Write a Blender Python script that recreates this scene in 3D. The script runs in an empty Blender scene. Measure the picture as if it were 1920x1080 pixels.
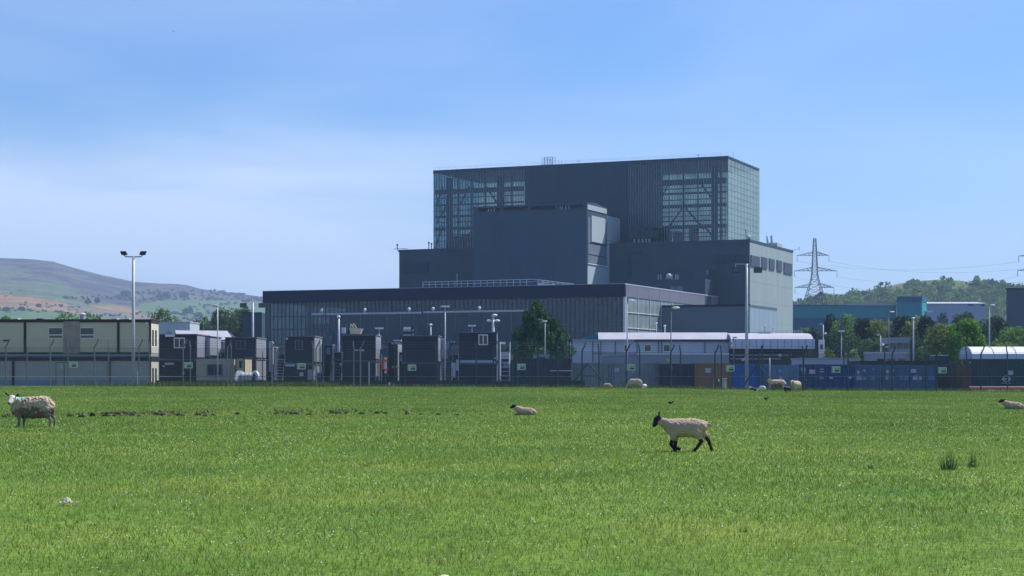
import bpy, bmesh, math, random
import numpy as np
from mathutils import Vector, Matrix, noise
R = math.radians
S = bpy.context.scene
COL = S.collection
random.seed(7); rng = np.random.default_rng(11)

# ------------------------------------------------------------------ camera, sky, sun, exposure
F, HY, CX, EYE = 3300.0, 698.0, 960.0, 1.4
cd = bpy.data.cameras.new('camera'); cam = bpy.data.objects.new('camera', cd); COL.objects.link(cam)
cam.location = (0, 0, EYE); cam.rotation_euler = (R(90), 0, 0)
cd.sensor_width = 36; cd.lens = F/1920*36; cd.shift_y = (HY-540)/1920
cd.clip_start = 0.5; cd.clip_end = 20000
S.camera = cam
SUN_AZ, SUN_EL = R(33), R(52)          # azimuth from +X towards +Y
W = bpy.data.worlds.new('World'); S.world = W; W.use_nodes = True
wn, wl = W.node_tree.nodes, W.node_tree.links
wn.clear()
sky = wn.new('ShaderNodeTexSky'); sky.sky_type = 'NISHITA'; sky.sun_disc = False
sky.sun_elevation = SUN_EL; sky.sun_rotation = R(90)-SUN_AZ
sky.air_density = 1.0; sky.dust_density = 0.35; sky.ozone_density = 2.6
tc = wn.new('ShaderNodeTexCoord')
mp = wn.new('ShaderNodeMapping'); mp.inputs['Scale'].default_value = (1.0, 1.0, 6.0); mp.inputs['Rotation'].default_value = (0, R(-13), 0)
n1 = wn.new('ShaderNodeTexNoise'); n1.inputs['Scale'].default_value = 2.2; n1.inputs['Detail'].default_value = 9; n1.inputs['Roughness'].default_value = .52; n1.inputs['Distortion'].default_value = .5
n2 = wn.new('ShaderNodeTexNoise'); n2.inputs['Scale'].default_value = 1.3; n2.inputs['Detail'].default_value = 3
wl.new(tc.outputs['Generated'], mp.inputs['Vector']); wl.new(mp.outputs[0], n1.inputs['Vector'])
mp2 = wn.new('ShaderNodeMapping'); mp2.inputs['Scale'].default_value = (1, 1, 2.5); mp2.inputs['Location'].default_value = (.55, 0, .1)
wl.new(tc.outputs['Generated'], mp2.inputs['Vector']); wl.new(mp2.outputs[0], n2.inputs['Vector'])
def wmath(op, a_, b_=None):
    q = wn.new('ShaderNodeMath'); q.operation = op; q.use_clamp = False
    for i, v in enumerate((a_, b_)):
        if v is None: continue
        if isinstance(v, (int, float)): q.inputs[i].default_value = v
        else: wl.new(v, q.inputs[i])
    return q.outputs[0]
def wrange(v, a0, a1, b0=0, b1=1):
    q = wn.new('ShaderNodeMapRange'); q.interpolation_type = 'SMOOTHERSTEP'; wl.new(v, q.inputs['Value'])
    for k, x in (('From Min', a0), ('From Max', a1), ('To Min', b0), ('To Max', b1)): q.inputs[k].default_value = x
    return q.outputs[0]
sx = wn.new('ShaderNodeSeparateXYZ'); wl.new(tc.outputs['Generated'], sx.inputs[0])
streak = wrange(n1.outputs['Fac'], .3, .75); patch = wrange(n2.outputs['Fac'], .3, .7)
bank = wmath('MULTIPLY', wrange(sx.outputs[2], -.02, .07), wrange(sx.outputs[2], .17, .085))      # thin cirrus bank low in the sky
bank = wmath('MULTIPLY', bank, wrange(sx.outputs[0], .12, -.2, .12, 1))
wisps = wmath('MULTIPLY', wmath('MULTIPLY', streak, patch), .22)
mm2 = wmath('MINIMUM', wmath('ADD', wmath('ADD', wrange(sx.outputs[2], .16, -.01, 0, .55), wisps), wmath('MULTIPLY', bank, wmath('ADD', wmath('MULTIPLY', streak, .62), .2))), .9)
mx = wn.new('ShaderNodeMix'); mx.data_type = 'RGBA'
SKYTINT = wn.new('ShaderNodeMix'); SKYTINT.data_type = 'RGBA'; SKYTINT.blend_type = 'MULTIPLY'; SKYTINT.inputs['Factor'].default_value = 1
SKYTINT.inputs[7].default_value = (.64, .96, 1.40, 1)
wl.new(sky.outputs[0], SKYTINT.inputs[6])
wl.new(mm2, mx.inputs['Factor']); wl.new(SKYTINT.outputs[2], mx.inputs[6]); mx.inputs[7].default_value = (7.6, 9.0, 11.5, 1)
bg = wn.new('ShaderNodeBackground'); bg.inputs['Strength'].default_value = .073
wo = wn.new('ShaderNodeOutputWorld'); wl.new(mx.outputs[2], bg.inputs['Color']); wl.new(bg.outputs[0], wo.inputs['Surface'])
sd = bpy.data.lights.new('sun', 'SUN'); sun = bpy.data.objects.new('sun', sd); COL.objects.link(sun)
sd.energy = 4.7; sd.angle = R(.53); sd.color = (1, .955, .88)
sdir = Vector((math.cos(SUN_EL)*math.cos(SUN_AZ), math.cos(SUN_EL)*math.sin(SUN_AZ), math.sin(SUN_EL)))
sun.rotation_euler = sdir.to_track_quat('Z', 'Y').to_euler(); sun.location = (60, 40, 90)
S.view_settings.view_transform = 'Standard'; S.view_settings.look = 'None'
S.view_settings.exposure = 0.5; S.view_settings.gamma = 1; S.view_settings.use_curve_mapping = False

# ------------------------------------------------------------------ helpers
def xat(px, D): return (px-CX)*D/F
def zat(py, D): return EYE+(HY-py)*D/F
ORG = {}
def mat(name, c, rough=.8, var=.12, scale=.6, metal=0, spec=.3, bump=0, bscale=8, stretch=None, c2=None, rib=0, ribdir='X'):
    m = bpy.data.materials.new(name); m.use_nodes = True
    n, l = m.node_tree.nodes, m.node_tree.links
    b = n['Principled BSDF']; b.inputs['Roughness'].default_value = rough; b.inputs['Metallic'].default_value = metal
    b.inputs['Specular IOR Level'].default_value = spec
    g = n.new('ShaderNodeNewGeometry'); mpn = n.new('ShaderNodeMapping'); l.new(g.outputs['Position'], mpn.inputs['Vector'])
    if stretch: mpn.inputs['Scale'].default_value = stretch
    t = n.new('ShaderNodeTexNoise'); t.inputs['Scale'].default_value = scale; t.inputs['Detail'].default_value = 6; t.inputs['Roughness'].default_value = .65
    l.new(mpn.outputs[0], t.inputs['Vector'])
    mr = n.new('ShaderNodeMapRange'); mr.inputs['From Min'].default_value = .3; mr.inputs['From Max'].default_value = .7; l.new(t.outputs['Fac'], mr.inputs['Value'])
    mi = n.new('ShaderNodeMix'); mi.data_type = 'RGBA'; l.new(mr.outputs[0], mi.inputs['Factor'])
    a = [max(0, v*(1-var)) for v in c[:3]]+[1]
    d = list(c2)[:3]+[1] if c2 else [min(1, v*(1+var)) for v in c[:3]]+[1]
    mi.inputs[6].default_value = a; mi.inputs[7].default_value = d
    l.new(mi.outputs[2], b.inputs['Base Color'])
    last = None
    if bump:
        t2 = n.new('ShaderNodeTexNoise'); t2.inputs['Scale'].default_value = bscale; t2.inputs['Detail'].default_value = 5; l.new(g.outputs['Position'], t2.inputs['Vector'])
        bp = n.new('ShaderNodeBump'); bp.inputs['Strength'].default_value = bump; bp.inputs['Distance'].default_value = .05
        l.new(t2.outputs['Fac'], bp.inputs['Height']); l.new(bp.outputs[0], b.inputs['Normal']); last = bp
    return m
def glassmat(name, tint, trans=.5, diff=(.1, .12, .13), rough=.12, gloss=.12):
    m = bpy.data.materials.new(name); m.use_nodes = True
    n, l = m.node_tree.nodes, m.node_tree.links; n.clear()
    tr = n.new('ShaderNodeBsdfTransparent'); tr.inputs[0].default_value = (*tint, 1)
    di = n.new('ShaderNodeBsdfDiffuse'); di.inputs[0].default_value = (*diff, 1)
    g = n.new('ShaderNodeNewGeometry'); t = n.new('ShaderNodeTexNoise'); t.inputs['Scale'].default_value = .35; l.new(g.outputs['Position'], t.inputs['Vector'])
    gl = n.new('ShaderNodeBsdfGlossy'); gl.inputs['Roughness'].default_value = rough; gl.inputs[0].default_value = (.8, .85, .9, 1)
    m1 = n.new('ShaderNodeMixShader'); mr = n.new('ShaderNodeMapRange'); mr.inputs['To Min'].default_value = max(0, trans-.14); mr.inputs['To Max'].default_value = min(1, trans+.14)
    mr.inputs['From Min'].default_value = .3; mr.inputs['From Max'].default_value = .7
    l.new(t.outputs['Fac'], mr.inputs['Value']); l.new(mr.outputs[0], m1.inputs[0]); l.new(di.outputs[0], m1.inputs[1]); l.new(tr.outputs[0], m1.inputs[2])
    m2 = n.new('ShaderNodeMixShader'); m2.inputs[0].default_value = gloss; l.new(m1.outputs[0], m2.inputs[1]); l.new(gl.outputs[0], m2.inputs[2])
    o = n.new('ShaderNodeOutputMaterial'); l.new(m2.outputs[0], o.inputs[0]); return m
def transl(name, c, tc_, f=.5):
    m = bpy.data.materials.new(name); m.use_nodes = True
    n, l = m.node_tree.nodes, m.node_tree.links; n.clear()
    di = n.new('ShaderNodeBsdfDiffuse'); di.inputs[0].default_value = (*c, 1)
    ts = n.new('ShaderNodeBsdfTranslucent')
    g = n.new('ShaderNodeNewGeometry'); t = n.new('ShaderNodeTexNoise'); t.inputs['Scale'].default_value = .3; t.inputs['Detail'].default_value = 5; l.new(g.outputs['Position'], t.inputs['Vector'])
    mi = n.new('ShaderNodeMix'); mi.data_type = 'RGBA'; l.new(t.outputs['Fac'], mi.inputs['Factor'])
    mi.inputs[6].default_value = (*[v*.6 for v in tc_], 1); mi.inputs[7].default_value = (*[min(1, v*1.35) for v in tc_], 1); l.new(mi.outputs[2], ts.inputs[0])
    m1 = n.new('ShaderNodeMixShader'); m1.inputs[0].default_value = f; l.new(di.outputs[0], m1.inputs[1]); l.new(ts.outputs[0], m1.inputs[2])
    o = n.new('ShaderNodeOutputMaterial'); l.new(m1.outputs[0], o.inputs[0]); return m
def tag(o, label=None, cat=None, group=None, kind=None):
    if label: o['label'] = label
    if cat: o['category'] = cat
    if group: o['group'] = group
    if kind: o['kind'] = kind
    return o
def thing(name, label, cat, loc, group=None):
    o = bpy.data.objects.new(name, None); COL.objects.link(o); o.location = loc; o.empty_display_size = .3
    ORG[o] = Vector(loc); return tag(o, label, cat, group)
class Fr:                       # horizontal frame: origin, u (right), v (away)
    def __init__(s, ox, oy, ang): s.o = (ox, oy); s.u = (math.cos(ang), math.sin(ang)); s.v = (-math.sin(ang), math.cos(ang))
    def p(s, a, b, z): return (s.o[0]+a*s.u[0]+b*s.v[0], s.o[1]+a*s.u[1]+b*s.v[1], z)
    def a(s, px, b):
        k = (px-CX)/F; x = s.o[0]+b*s.v[0]; y = s.o[1]+b*s.v[1]; return (k*y-x)/(s.u[0]-k*s.u[1])
    def b(s, px, a):
        k = (px-CX)/F; x = s.o[0]+a*s.u[0]; y = s.o[1]+a*s.u[1]; return (k*y-x)/(s.v[0]-k*s.v[1])
    def z(s, a, b, py): return zat(py, s.p(a, b, 0)[1])
XY = Fr(0, 0, 0)
class MB:
    def __init__(s): s.v = []; s.f = []
    def pts8(s, P):
        n = len(s.v); s.v += [tuple(p) for p in P]
        s.f += [tuple(n+i for i in q) for q in ((0, 3, 2, 1), (4, 5, 6, 7), (0, 1, 5, 4), (1, 2, 6, 5), (2, 3, 7, 6), (3, 0, 4, 7))]; return s
    def box(s, a0, a1, b0, b1, z0, z1, fr=XY):
        return s.pts8([fr.p(a, b, z) for z in (z0, z1) for a, b in ((a0, b0), (a1, b0), (a1, b1), (a0, b1))])
    def cbox(s, c, d): return s.box(c[0]-d[0]/2, c[0]+d[0]/2, c[1]-d[1]/2, c[1]+d[1]/2, c[2]-d[2]/2, c[2]+d[2]/2)
    def quad(s, *P):
        n = len(s.v); s.v += [tuple(p) for p in P]; s.f.append(tuple(range(n, n+len(P)))); return s
    def tube(s, p, q, r0, r1=None, k=6, cap=True):
        r1 = r0 if r1 is None else r1; p = Vector(p); q = Vector(q); d = (q-p)
        if d.length < 1e-6: return s
        d.normalize(); a = d.orthogonal().normalized(); b = d.cross(a); n = len(s.v)
        for c, r in ((p, r0), (q, r1)):
            for i in range(k):
                t = 2*math.pi*i/k; s.v.append(tuple(c+a*math.cos(t)*r+b*math.sin(t)*r))
        for i in range(k): j = (i+1) % k; s.f.append((n+i, n+j, n+k+j, n+k+i))
        if cap: s.f.append(tuple(n+i for i in reversed(range(k)))); s.f.append(tuple(n+k+i for i in range(k)))
        return s
    def bar(s, p, q, w):        # square bar
        return s.tube(p, q, w*.707, w*.707, 4)
    def prism(s, poly, b0, b1, fr=XY):     # poly of (a,z) extruded along b
        n = len(s.v); m = len(poly)
        s.v += [fr.p(a, b0, z) for a, z in poly]+[fr.p(a, b1, z) for a, z in poly]
        s.f.append(tuple(range(n, n+m))); s.f.append(tuple(reversed(range(n+m, n+2*m))))
        for i in range(m): j = (i+1) % m; s.f.append((n+j, n+i, n+m+i, n+m+j))
        return s
    def prismv(s, poly, a0, a1, fr=XY):    # poly of (b,z) extruded along a
        n = len(s.v); m = len(poly)
        s.v += [fr.p(a0, b, z) for b, z in poly]+[fr.p(a1, b, z) for b, z in poly]
        s.f.append(tuple(reversed(range(n, n+m)))); s.f.append(tuple(range(n+m, n+2*m)))
        for i in range(m): j = (i+1) % m; s.f.append((n+i, n+j, n+m+j, n+m+i))
        return s
    def ball(s, c, r, k=8, h=5, sz=(1, 1, 1)):
        n = len(s.v); c = Vector(c)
        for i in range(1, h):
            ph = math.pi*i/h
            for j in range(k):
                t = 2*math.pi*j/k; s.v.append((c.x+r*sz[0]*math.sin(ph)*math.cos(t), c.y+r*sz[1]*math.sin(ph)*math.sin(t), c.z+r*sz[2]*math.cos(ph)))
        s.v += [(c.x, c.y, c.z+r*sz[2]), (c.x, c.y, c.z-r*sz[2])]; top = len(s.v)-2; bot = top+1
        for i in range(h-2):
            for j in range(k): q = (j+1) % k; s.f.append((n+i*k+j, n+(i+1)*k+j, n+(i+1)*k+q, n+i*k+q))
        for j in range(k): q = (j+1) % k; s.f.append((top, n+j, n+q)); s.f.append((bot, n+(h-2)*k+q, n+(h-2)*k+j))
        return s
    def mesh(s, name, m, org=(0, 0, 0), smooth=False):
        me = bpy.data.meshes.new(name); o = Vector(org)
        me.from_pydata([tuple(Vector(p)-o) for p in s.v], [], s.f)
        for x in (m if isinstance(m, (list, tuple)) else [m]): me.materials.append(x)
        if smooth: me.polygons.foreach_set('use_smooth', [True]*len(me.polygons))
        me.update(); return me
def P(name, mb, m, parent=None, label=None, kind=None, smooth=False):
    org = ORG[parent] if parent else Vector((0, 0, 0))
    o = bpy.data.objects.new(name, mb.mesh(name, m, org, smooth)); COL.objects.link(o)
    if parent: o.parent = parent
    ORG[o] = org
    if label: o['label'] = label
    if kind: o['kind'] = kind
    return o
def inst(name, me, parent, wloc, rotz=0, scale=None):
    o = bpy.data.objects.new(name, me); COL.objects.link(o)
    if parent: o.parent = parent
    o.location = Vector(wloc)-(ORG[parent] if parent else Vector((0, 0, 0))); o.rotation_euler = (0, 0, rotz)
    if scale: o.scale = scale
    ORG[o] = Vector(wloc); return o
def dup(o, parent=None, loc=None, rotz=None, label=None, scale=None):
    c = o.copy(); COL.objects.link(c); c.parent = parent
    if loc is not None: c.location = loc
    if rotz is not None: c.rotation_euler = (0, 0, rotz)
    if scale: c.scale = (scale,)*3 if not isinstance(scale, tuple) else scale
    if label: c['label'] = label
    for ch in list(o.children): dup(ch, c)
    return c
def npmesh(name, verts, faces, m, k, col=None):      # verts (n,3), faces (m,k)
    me = bpy.data.meshes.new(name); nv, nf = len(verts), len(faces)
    me.vertices.add(nv); me.vertices.foreach_set('co', verts.astype(np.float32).ravel())
    me.loops.add(nf*k); me.loops.foreach_set('vertex_index', faces.astype(np.int32).ravel())
    me.polygons.add(nf); me.polygons.foreach_set('loop_start', np.arange(0, nf*k, k, dtype=np.int32))
    if col is not None:
        at = me.color_attributes.new('col', 'FLOAT_COLOR', 'POINT'); c4 = np.ones((nv, 4), np.float32); c4[:, :3] = col; at.data.foreach_set('color', c4.ravel())
    for x in (m if isinstance(m, (list, tuple)) else [m]): me.materials.append(x)
    me.update(calc_edges=True); me.validate(); return me
def colmat(name, rough=.9, spec=.1, trans=0, bump=0, nscale=.02, namp=.25, bscale=1.0):
    m = bpy.data.materials.new(name); m.use_nodes = True; n, l = m.node_tree.nodes, m.node_tree.links
    b = n['Principled BSDF']; b.inputs['Roughness'].default_value = rough; b.inputs['Specular IOR Level'].default_value = spec
    a = n.new('ShaderNodeAttribute'); a.attribute_name = 'col'
    g = n.new('ShaderNodeNewGeometry'); t = n.new('ShaderNodeTexNoise'); t.inputs['Scale'].default_value = nscale; t.inputs['Detail'].default_value = 8; t.inputs['Roughness'].default_value = .7
    l.new(g.outputs['Position'], t.inputs['Vector'])
    mr = n.new('ShaderNodeMapRange'); mr.inputs['From Min'].default_value = .3; mr.inputs['From Max'].default_value = .7
    mr.inputs['To Min'].default_value = 1-namp; mr.inputs['To Max'].default_value = 1+namp; l.new(t.outputs['Fac'], mr.inputs['Value'])
    v = n.new('ShaderNodeVectorMath'); v.operation = 'SCALE'; l.new(a.outputs['Color'], v.inputs[0]); l.new(mr.outputs[0], v.inputs['Scale'])
    l.new(v.outputs[0], b.inputs['Base Color'])
    if bump:
        t2 = n.new('ShaderNodeTexNoise'); t2.inputs['Scale'].default_value = bscale; t2.inputs['Detail'].default_value = 8; l.new(g.outputs['Position'], t2.inputs['Vector'])
        bp = n.new('ShaderNodeBump'); bp.inputs['Strength'].default_value = bump; bp.inputs['Distance'].default_value = .6/bscale; l.new(t2.outputs['Fac'], bp.inputs['Height']); l.new(bp.outputs[0], b.inputs['Normal'])
    if trans:
        ts = n.new('ShaderNodeBsdfTranslucent'); l.new(v.outputs[0], ts.inputs[0]); ms = n.new('ShaderNodeMixShader'); ms.inputs[0].default_value = trans
        l.new(b.outputs[0], ms.inputs[1]); l.new(ts.outputs[0], ms.inputs[2]); l.new(ms.outputs[0], n['Material Output'].inputs[0])
    return m
def sstep(a, b, x): t = np.clip((x-a)/(b-a), 0, 1); return t*t*(3-2*t)
def gz(x, y):
    x = np.asarray(x, float); y = np.asarray(y, float)
    h = np.interp(x, [-24, -4, 9, 12, 16, 20, 35], [.44, .37, .31, .27, .19, .13, .07])*sstep(15, 118, y)+.03*np.sin(x*.21+1.3)*np.sin(y*.13)*sstep(5, 30, y)*(1-sstep(90, 120, y))
    return h*(1-sstep(124, 135, y))-.4*sstep(124, 135, y)
def gzf(x, y): return float(gz(x, y))
SG = -.4                                     # level of the works site

M = {}
M['clad'] = mat('shaded_blue_cladding', (.030, .070, .100), .6, .14, .35, spec=.2, stretch=(1, 1, .12))  # cladding colour darkened and blued for the shaded front faces
M['clad2'] = mat('shaded_blue_grey_cladding', (.040, .084, .122), .6, .12, .3, spec=.2, stretch=(1, 1, .12))  # slightly lighter version, also toned for shaded fronts
M['clad_lit'] = mat('sunlit_grey_green_cladding', (.31, .38, .375), .6, .09, .35, spec=.25, stretch=(1, 1, .15))  # same cladding with sunlight put into the colour, for the right-hand faces
M['fascia'] = mat('shaded_fascia', (.004, .013, .045), .7, .06, .1, spec=.1)  # fascia colour darkened for its shaded front
M['fascia_lit'] = mat('sunlit_fascia', (.165, .165, .21), .6, .06, .15)  # same fascia lightened in colour for its sunlit side
M['louvre'] = mat('grey_louvre', (.16, .19, .24), .6, .08, .3)
M['dlouvre'] = mat('dark_louvre', (.02, .045, .085), .6, .08, .3)
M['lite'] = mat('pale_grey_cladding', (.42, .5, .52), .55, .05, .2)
M['steel'] = mat('dark_painted_steel', (.025, .045, .07), .5, .1, 1)
M['mull'] = mat('aluminium_mullion', (.10, .165, .22), .45, .1, 1, spec=.4)
M['galv'] = mat('galvanised_steel', (.45, .46, .5), .4, .15, 3, spec=.5)
M['galvd'] = mat('weathered_galvanised_steel', (.16, .165, .18), .6, .2, 3)
M['white'] = mat('white_paint', (.75, .76, .78), .5, .06, 2)
M['black'] = mat('black_paint', (.015, .016, .02), .5, .1, 2)
M['glassF'] = glassmat('tinted_curtain_glass', (.7, .86, .92), .62, (.035, .075, .11), .15, .03)
M['glassO'] = glassmat('clear_side_glass', (.7, .88, .9), .6, (.2, .27, .27), .15, .03)
M['glassS'] = glassmat('dusty_side_glass', (.75, .9, .85), .28, (.31, .40, .395), .2, .10)
M['glassH'] = glassmat('dark_hall_glass', (.45, .65, .8), .5, (.045, .08, .12), .15, .04)
M['backwall'] = transl('translucent_wall_sheet', (.3, .38, .38), (.52, .64, .65), .8)
M['win'] = mat('dark_window_glass', (.02, .025, .03), .12, .1, 1, spec=.6)
M['inside'] = mat('interior_wall', (.12, .14, .15), .8, .15, .1)

# ------------------------------------------------------------------ ground
def ground_grid(xs, ys, zf): 
    X, Y = np.meshgrid(xs, ys); Z = zf(X, Y); V = np.stack([X, Y, Z], -1).reshape(-1, 3)
    nx, ny = len(xs), len(ys); i = np.arange((ny-1)*(nx-1)); r, c = i//(nx-1), i % (nx-1); a = r*nx+c
    return V, np.stack([a, a+1, a+nx+1, a+nx], -1)
def link_struct(name, me, smooth=True):
    o = bpy.data.objects.new(name, me); COL.objects.link(o); o['kind'] = 'structure'
    if smooth: me.polygons.foreach_set('use_smooth', [True]*len(me.polygons))
    return o
xs = np.concatenate([np.linspace(-6000, -60, 14)[:-1], np.linspace(-60, 60, 121), np.linspace(60, 6000, 14)[1:]])
ys = np.concatenate([np.linspace(-1500, 0, 6)[:-1], np.linspace(0, 135, 136)])
V, Fc = ground_grid(xs, ys, gz)
def grassbase():
    m = bpy.data.materials.new('pasture_turf'); m.use_nodes = True; n, l = m.node_tree.nodes, m.node_tree.links
    b = n['Principled BSDF']; b.inputs['Roughness'].default_value = .95; b.inputs['Specular IOR Level'].default_value = .1
    g = n.new('ShaderNodeNewGeometry')
    def nz(s, d=6):
        t = n.new('ShaderNodeTexNoise'); t.inputs['Scale'].default_value = s; t.inputs['Detail'].default_value = d; t.inputs['Roughness'].default_value = .6; l.new(g.outputs['Position'], t.inputs['Vector']); return t
    a = nz(.18); f = nz(9, 8); c = nz(1.3)
    m1 = n.new('ShaderNodeMix'); m1.data_type = 'RGBA'; m1.inputs[6].default_value = (.09, .175, .024, 1); m1.inputs[7].default_value = (.18, .245, .042, 1)
    rr = n.new('ShaderNodeMapRange'); rr.inputs['From Min'].default_value = .38; rr.inputs['From Max'].default_value = .64; l.new(a.outputs['Fac'], rr.inputs['Value']); l.new(rr.outputs[0], m1.inputs['Factor'])
    m2 = n.new('ShaderNodeMix'); m2.data_type = 'RGBA'; m2.blend_type = 'MULTIPLY'; m2.inputs['Factor'].default_value = .8
    rf = n.new('ShaderNodeMapRange'); rf.inputs['From Min'].default_value = .3; rf.inputs['From Max'].default_value = .7; rf.inputs['To Min'].default_value = .6; rf.inputs['To Max'].default_value = 1.45; l.new(f.outputs['Fac'], rf.inputs['Value'])
    l.new(m1.outputs[2], m2.inputs[6]); l.new(rf.outputs[0], m2.inputs[7])
    m3 = n.new('ShaderNodeMix'); m3.data_type = 'RGBA'; m3.blend_type = 'MULTIPLY'; m3.inputs['Factor'].default_value = .7
    rc = n.new('ShaderNodeMapRange'); rc.inputs['From Min'].default_value = .3; rc.inputs['From Max'].default_value = .7; rc.inputs['To Min'].default_value = .72; rc.inputs['To Max'].default_value = 1.25; l.new(c.outputs['Fac'], rc.inputs['Value'])
    l.new(m2.outputs[2], m3.inputs[6]); l.new(rc.outputs[0], m3.inputs[7]); l.new(m3.outputs[2], b.inputs['Base Color'])
    bp = n.new('ShaderNodeBump'); bp.inputs['Strength'].default_value = .7; bp.inputs['Distance'].default_value = .06; l.new(f.outputs['Fac'], bp.inputs['Height']); l.new(bp.outputs[0], b.inputs['Normal'])
    return m
M['turf'] = grassbase()
link_struct('field', npmesh('field', V, Fc, M['turf'], 4))
M['gravel'] = mat('works_yard_gravel', (.075, .08, .085), .95, .3, .8, bump=.3, bscale=3)
V, Fc = ground_grid(np.array([-6000, -600, -200, -50, 0, 50, 200, 600, 6000.]), np.array([135, 200, 320, 520, 800.]), lambda x, y: 0*x-.4)
link_struct('works_yard', npmesh('works_yard', V, Fc, M['gravel'], 4), False)
M['pasture'] = mat('far_pasture', (.06, .11, .03), .95, .25, .01)
V, Fc = ground_grid(np.linspace(-9000, 9000, 13), np.array([800, 1500, 3000, 6000, 12000.]), lambda x, y: 0*x-.4-1.5*(y > 800))
link_struct('far_ground', npmesh('far_ground', V, Fc, M['pasture'], 4), False)

# ------------------------------------------------------------------ hills
def interp(pts, x): return np.interp(x, [p[0] for p in pts], [p[1] for p in pts])
def fbm(x, y, s, o=5):
    return sum(noise.noise(Vector((x/s*2**i, y/s*2**i, i*3.7)))/2**i for i in range(o))
CREST = [(-3000, 640), (-1200, 560), (-500, 500), (-200, 486), (0, 483.5), (50, 485), (100, 490), (140, 502), (190, 515), (250, 527), (300, 531), (330, 532), (350, 534), (375, 541), (400, 545), (440, 549), (490, 556), (600, 575), (800, 610), (1100, 655), (1500, 680), (2500, 690)]
def hill_left():
    pxs = np.concatenate([np.linspace(-3000, -120, 40)[:-1], np.linspace(-120, 620, 247), np.linspace(620, 2500, 30)[1:]])
    ts = np.linspace(0, 1.15, 120); V = []; C = []
    for t in ts:
        D = 900+2700*t
        for px in pxs:
            yc = float(interp(CREST, px)); tt = min(t, 1)
            prof = tt**.8
            y = 701-(701-yc)*prof
            if t > 1: y += (t-1)*90
            x = xat(px, D); z = zat(y, D)
            lump = fbm(x, D, 420)*9*math.sin(math.pi*min(1, tt))+fbm(x+50, D, 110, 4)*2.2*min(1, tt*3)*(1 if t < .98 else .35)
            z += lump; V.append((x, D, z))
            ys_ = HY-(z-EYE)*F/D
            n_ = fbm(x, D*1.6, 300, 6); n2 = fbm(x+900, D, 90, 5); n3 = fbm(x-300, D*2.2, 160, 5)
            dy = ys_-yc                      # height below the skyline
            heath = (.066, .062, .072); heath2 = (.11, .10, .085); green = (.09, .13, .065); olive = (.11, .13, .07); gorse = (.26, .155, .07); field = (.095, .15, .065); brown = (.15, .14, .09)
            hl = interp([(-400, 30), (60, 42), (160, 48), (260, 48), (330, 30), (420, 20), (500, 22)], px)+n_*14
            c = heath if n2 < .1 else heath2
            if n3 > .42: c = olive
            if dy > hl: c = olive if n_ > .0 else green
            if dy > hl and n2 > .35: c = brown
            g0 = interp([(-200, 545), (0, 550), (60, 556), (110, 566), (140, 576), (200, 572), (250, 575), (300, 590)], px); g1 = interp([(-200, 580), (0, 577), (60, 581), (120, 585), (145, 588), (260, 598), (300, 600)], px)
            if px < 300 and g0+n3*6 < ys_ < g1+n_*5: c = gorse if (n2 > -.28 and px < 140) or (px >= 140 and n2 > .1) else brown
            if ys_ > g1+n_*4 and px < 150+30*n3+(ys_-585)*1.2: c = field
            if px > 262-n3*12 and interp([(250, 572), (290, 565), (330, 562), (520, 566)], px)+n_*2 < ys_ < 590: c = field
            if px > 520 and dy > 30: c = green
            C.append(c)
    nx, ny = len(pxs), len(ts); i = np.arange((ny-1)*(nx-1)); r, cc = i//(nx-1), i % (nx-1); a = r*nx+cc
    me = npmesh('hill', np.array(V), np.stack([a, a+1, a+nx+1, a+nx], -1), colmat('moorland_hill', .95, .05, bump=.5, nscale=.035, namp=.35, bscale=.05), 4, np.array(C))
    return link_struct('hill', me)
hill_left()
CREST_R = [(1300, 640), (1420, 600), (1490, 572), (1530, 560), (1590, 552), (1640, 541), (1680, 532), (1715, 526), (1760, 523), (1800, 525), (1840, 531), (1900, 540), (2000, 560), (2300, 610), (2700, 660)]
RH_D0, RH_D1 = 820, 1250
def rhz(px, t):
    yc = float(interp(CREST_R, px)); D = RH_D0+(RH_D1-RH_D0)*t; tt = min(t, 1)
    y = 700-(700-yc)*tt**.75
    if t > 1: y += (t-1)*150
    x = xat(px, D); return x, D, zat(y, D)+fbm(x, D, 150, 4)*2*math.sin(math.pi*tt)
def hill_right():
    pxs = np.linspace(1300, 2700, 150); ts = np.linspace(0, 1.3, 50); V = []; C = []
    for t in ts:
        for px in pxs:
            x, D, z = rhz(px, t); V.append((x, D, z)); n2 = fbm(x, D, 40, 5)
            C.append((.14, .14, .07) if n2 > .1 else (.085, .12, .045))
    nx, ny = len(pxs), len(ts); i = np.arange((ny-1)*(nx-1)); r, cc = i//(nx-1), i % (nx-1); a = r*nx+cc
    link_struct('wooded_hill', npmesh('wooded_hill', np.array(V), np.stack([a, a+1, a+nx+1, a+nx], -1), colmat('rough_hill_grass', .95, .05, bump=.4, nscale=.08, namp=.3, bscale=.2), 4, np.array(C)))
hill_right()

# ------------------------------------------------------------------ power station
FR = Fr(55.3, 410.0, math.atan2(-.3907, .9205))
ZT, ZL, ZH, ZA = 53.1, 32.4, 19.1, 15.5
TA0, TA1, TB0, TB1 = -85.4, -7.43, 8.0, 36.7
ps = thing('reactor_building', 'huge dark blue-grey power station block with glazed tower on top', 'power station', FR.p(-45, 0, SG))
# lower mass (storey block), centre bay
m = MB(); m.box(-91.1, 0, 0, 41, SG, ZL-.6, FR); lower = P('lower_block', m, M['clad'], ps)
m = MB(); m.box(-91.3, -.02, -.2, .25, ZL-.6, ZL, FR).box(-.25, .2, -.2, 41.2, ZL-.6, ZL, FR).box(-91.3, -91, .25, 41.2, ZL-.6, ZL, FR); P('parapet', m, M['clad'], lower)
m = MB(); m.box(-91, -.25, .25, 41, ZL-.6, ZL-.5, FR); P('roof', m, M['gravel'], lower)
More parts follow.
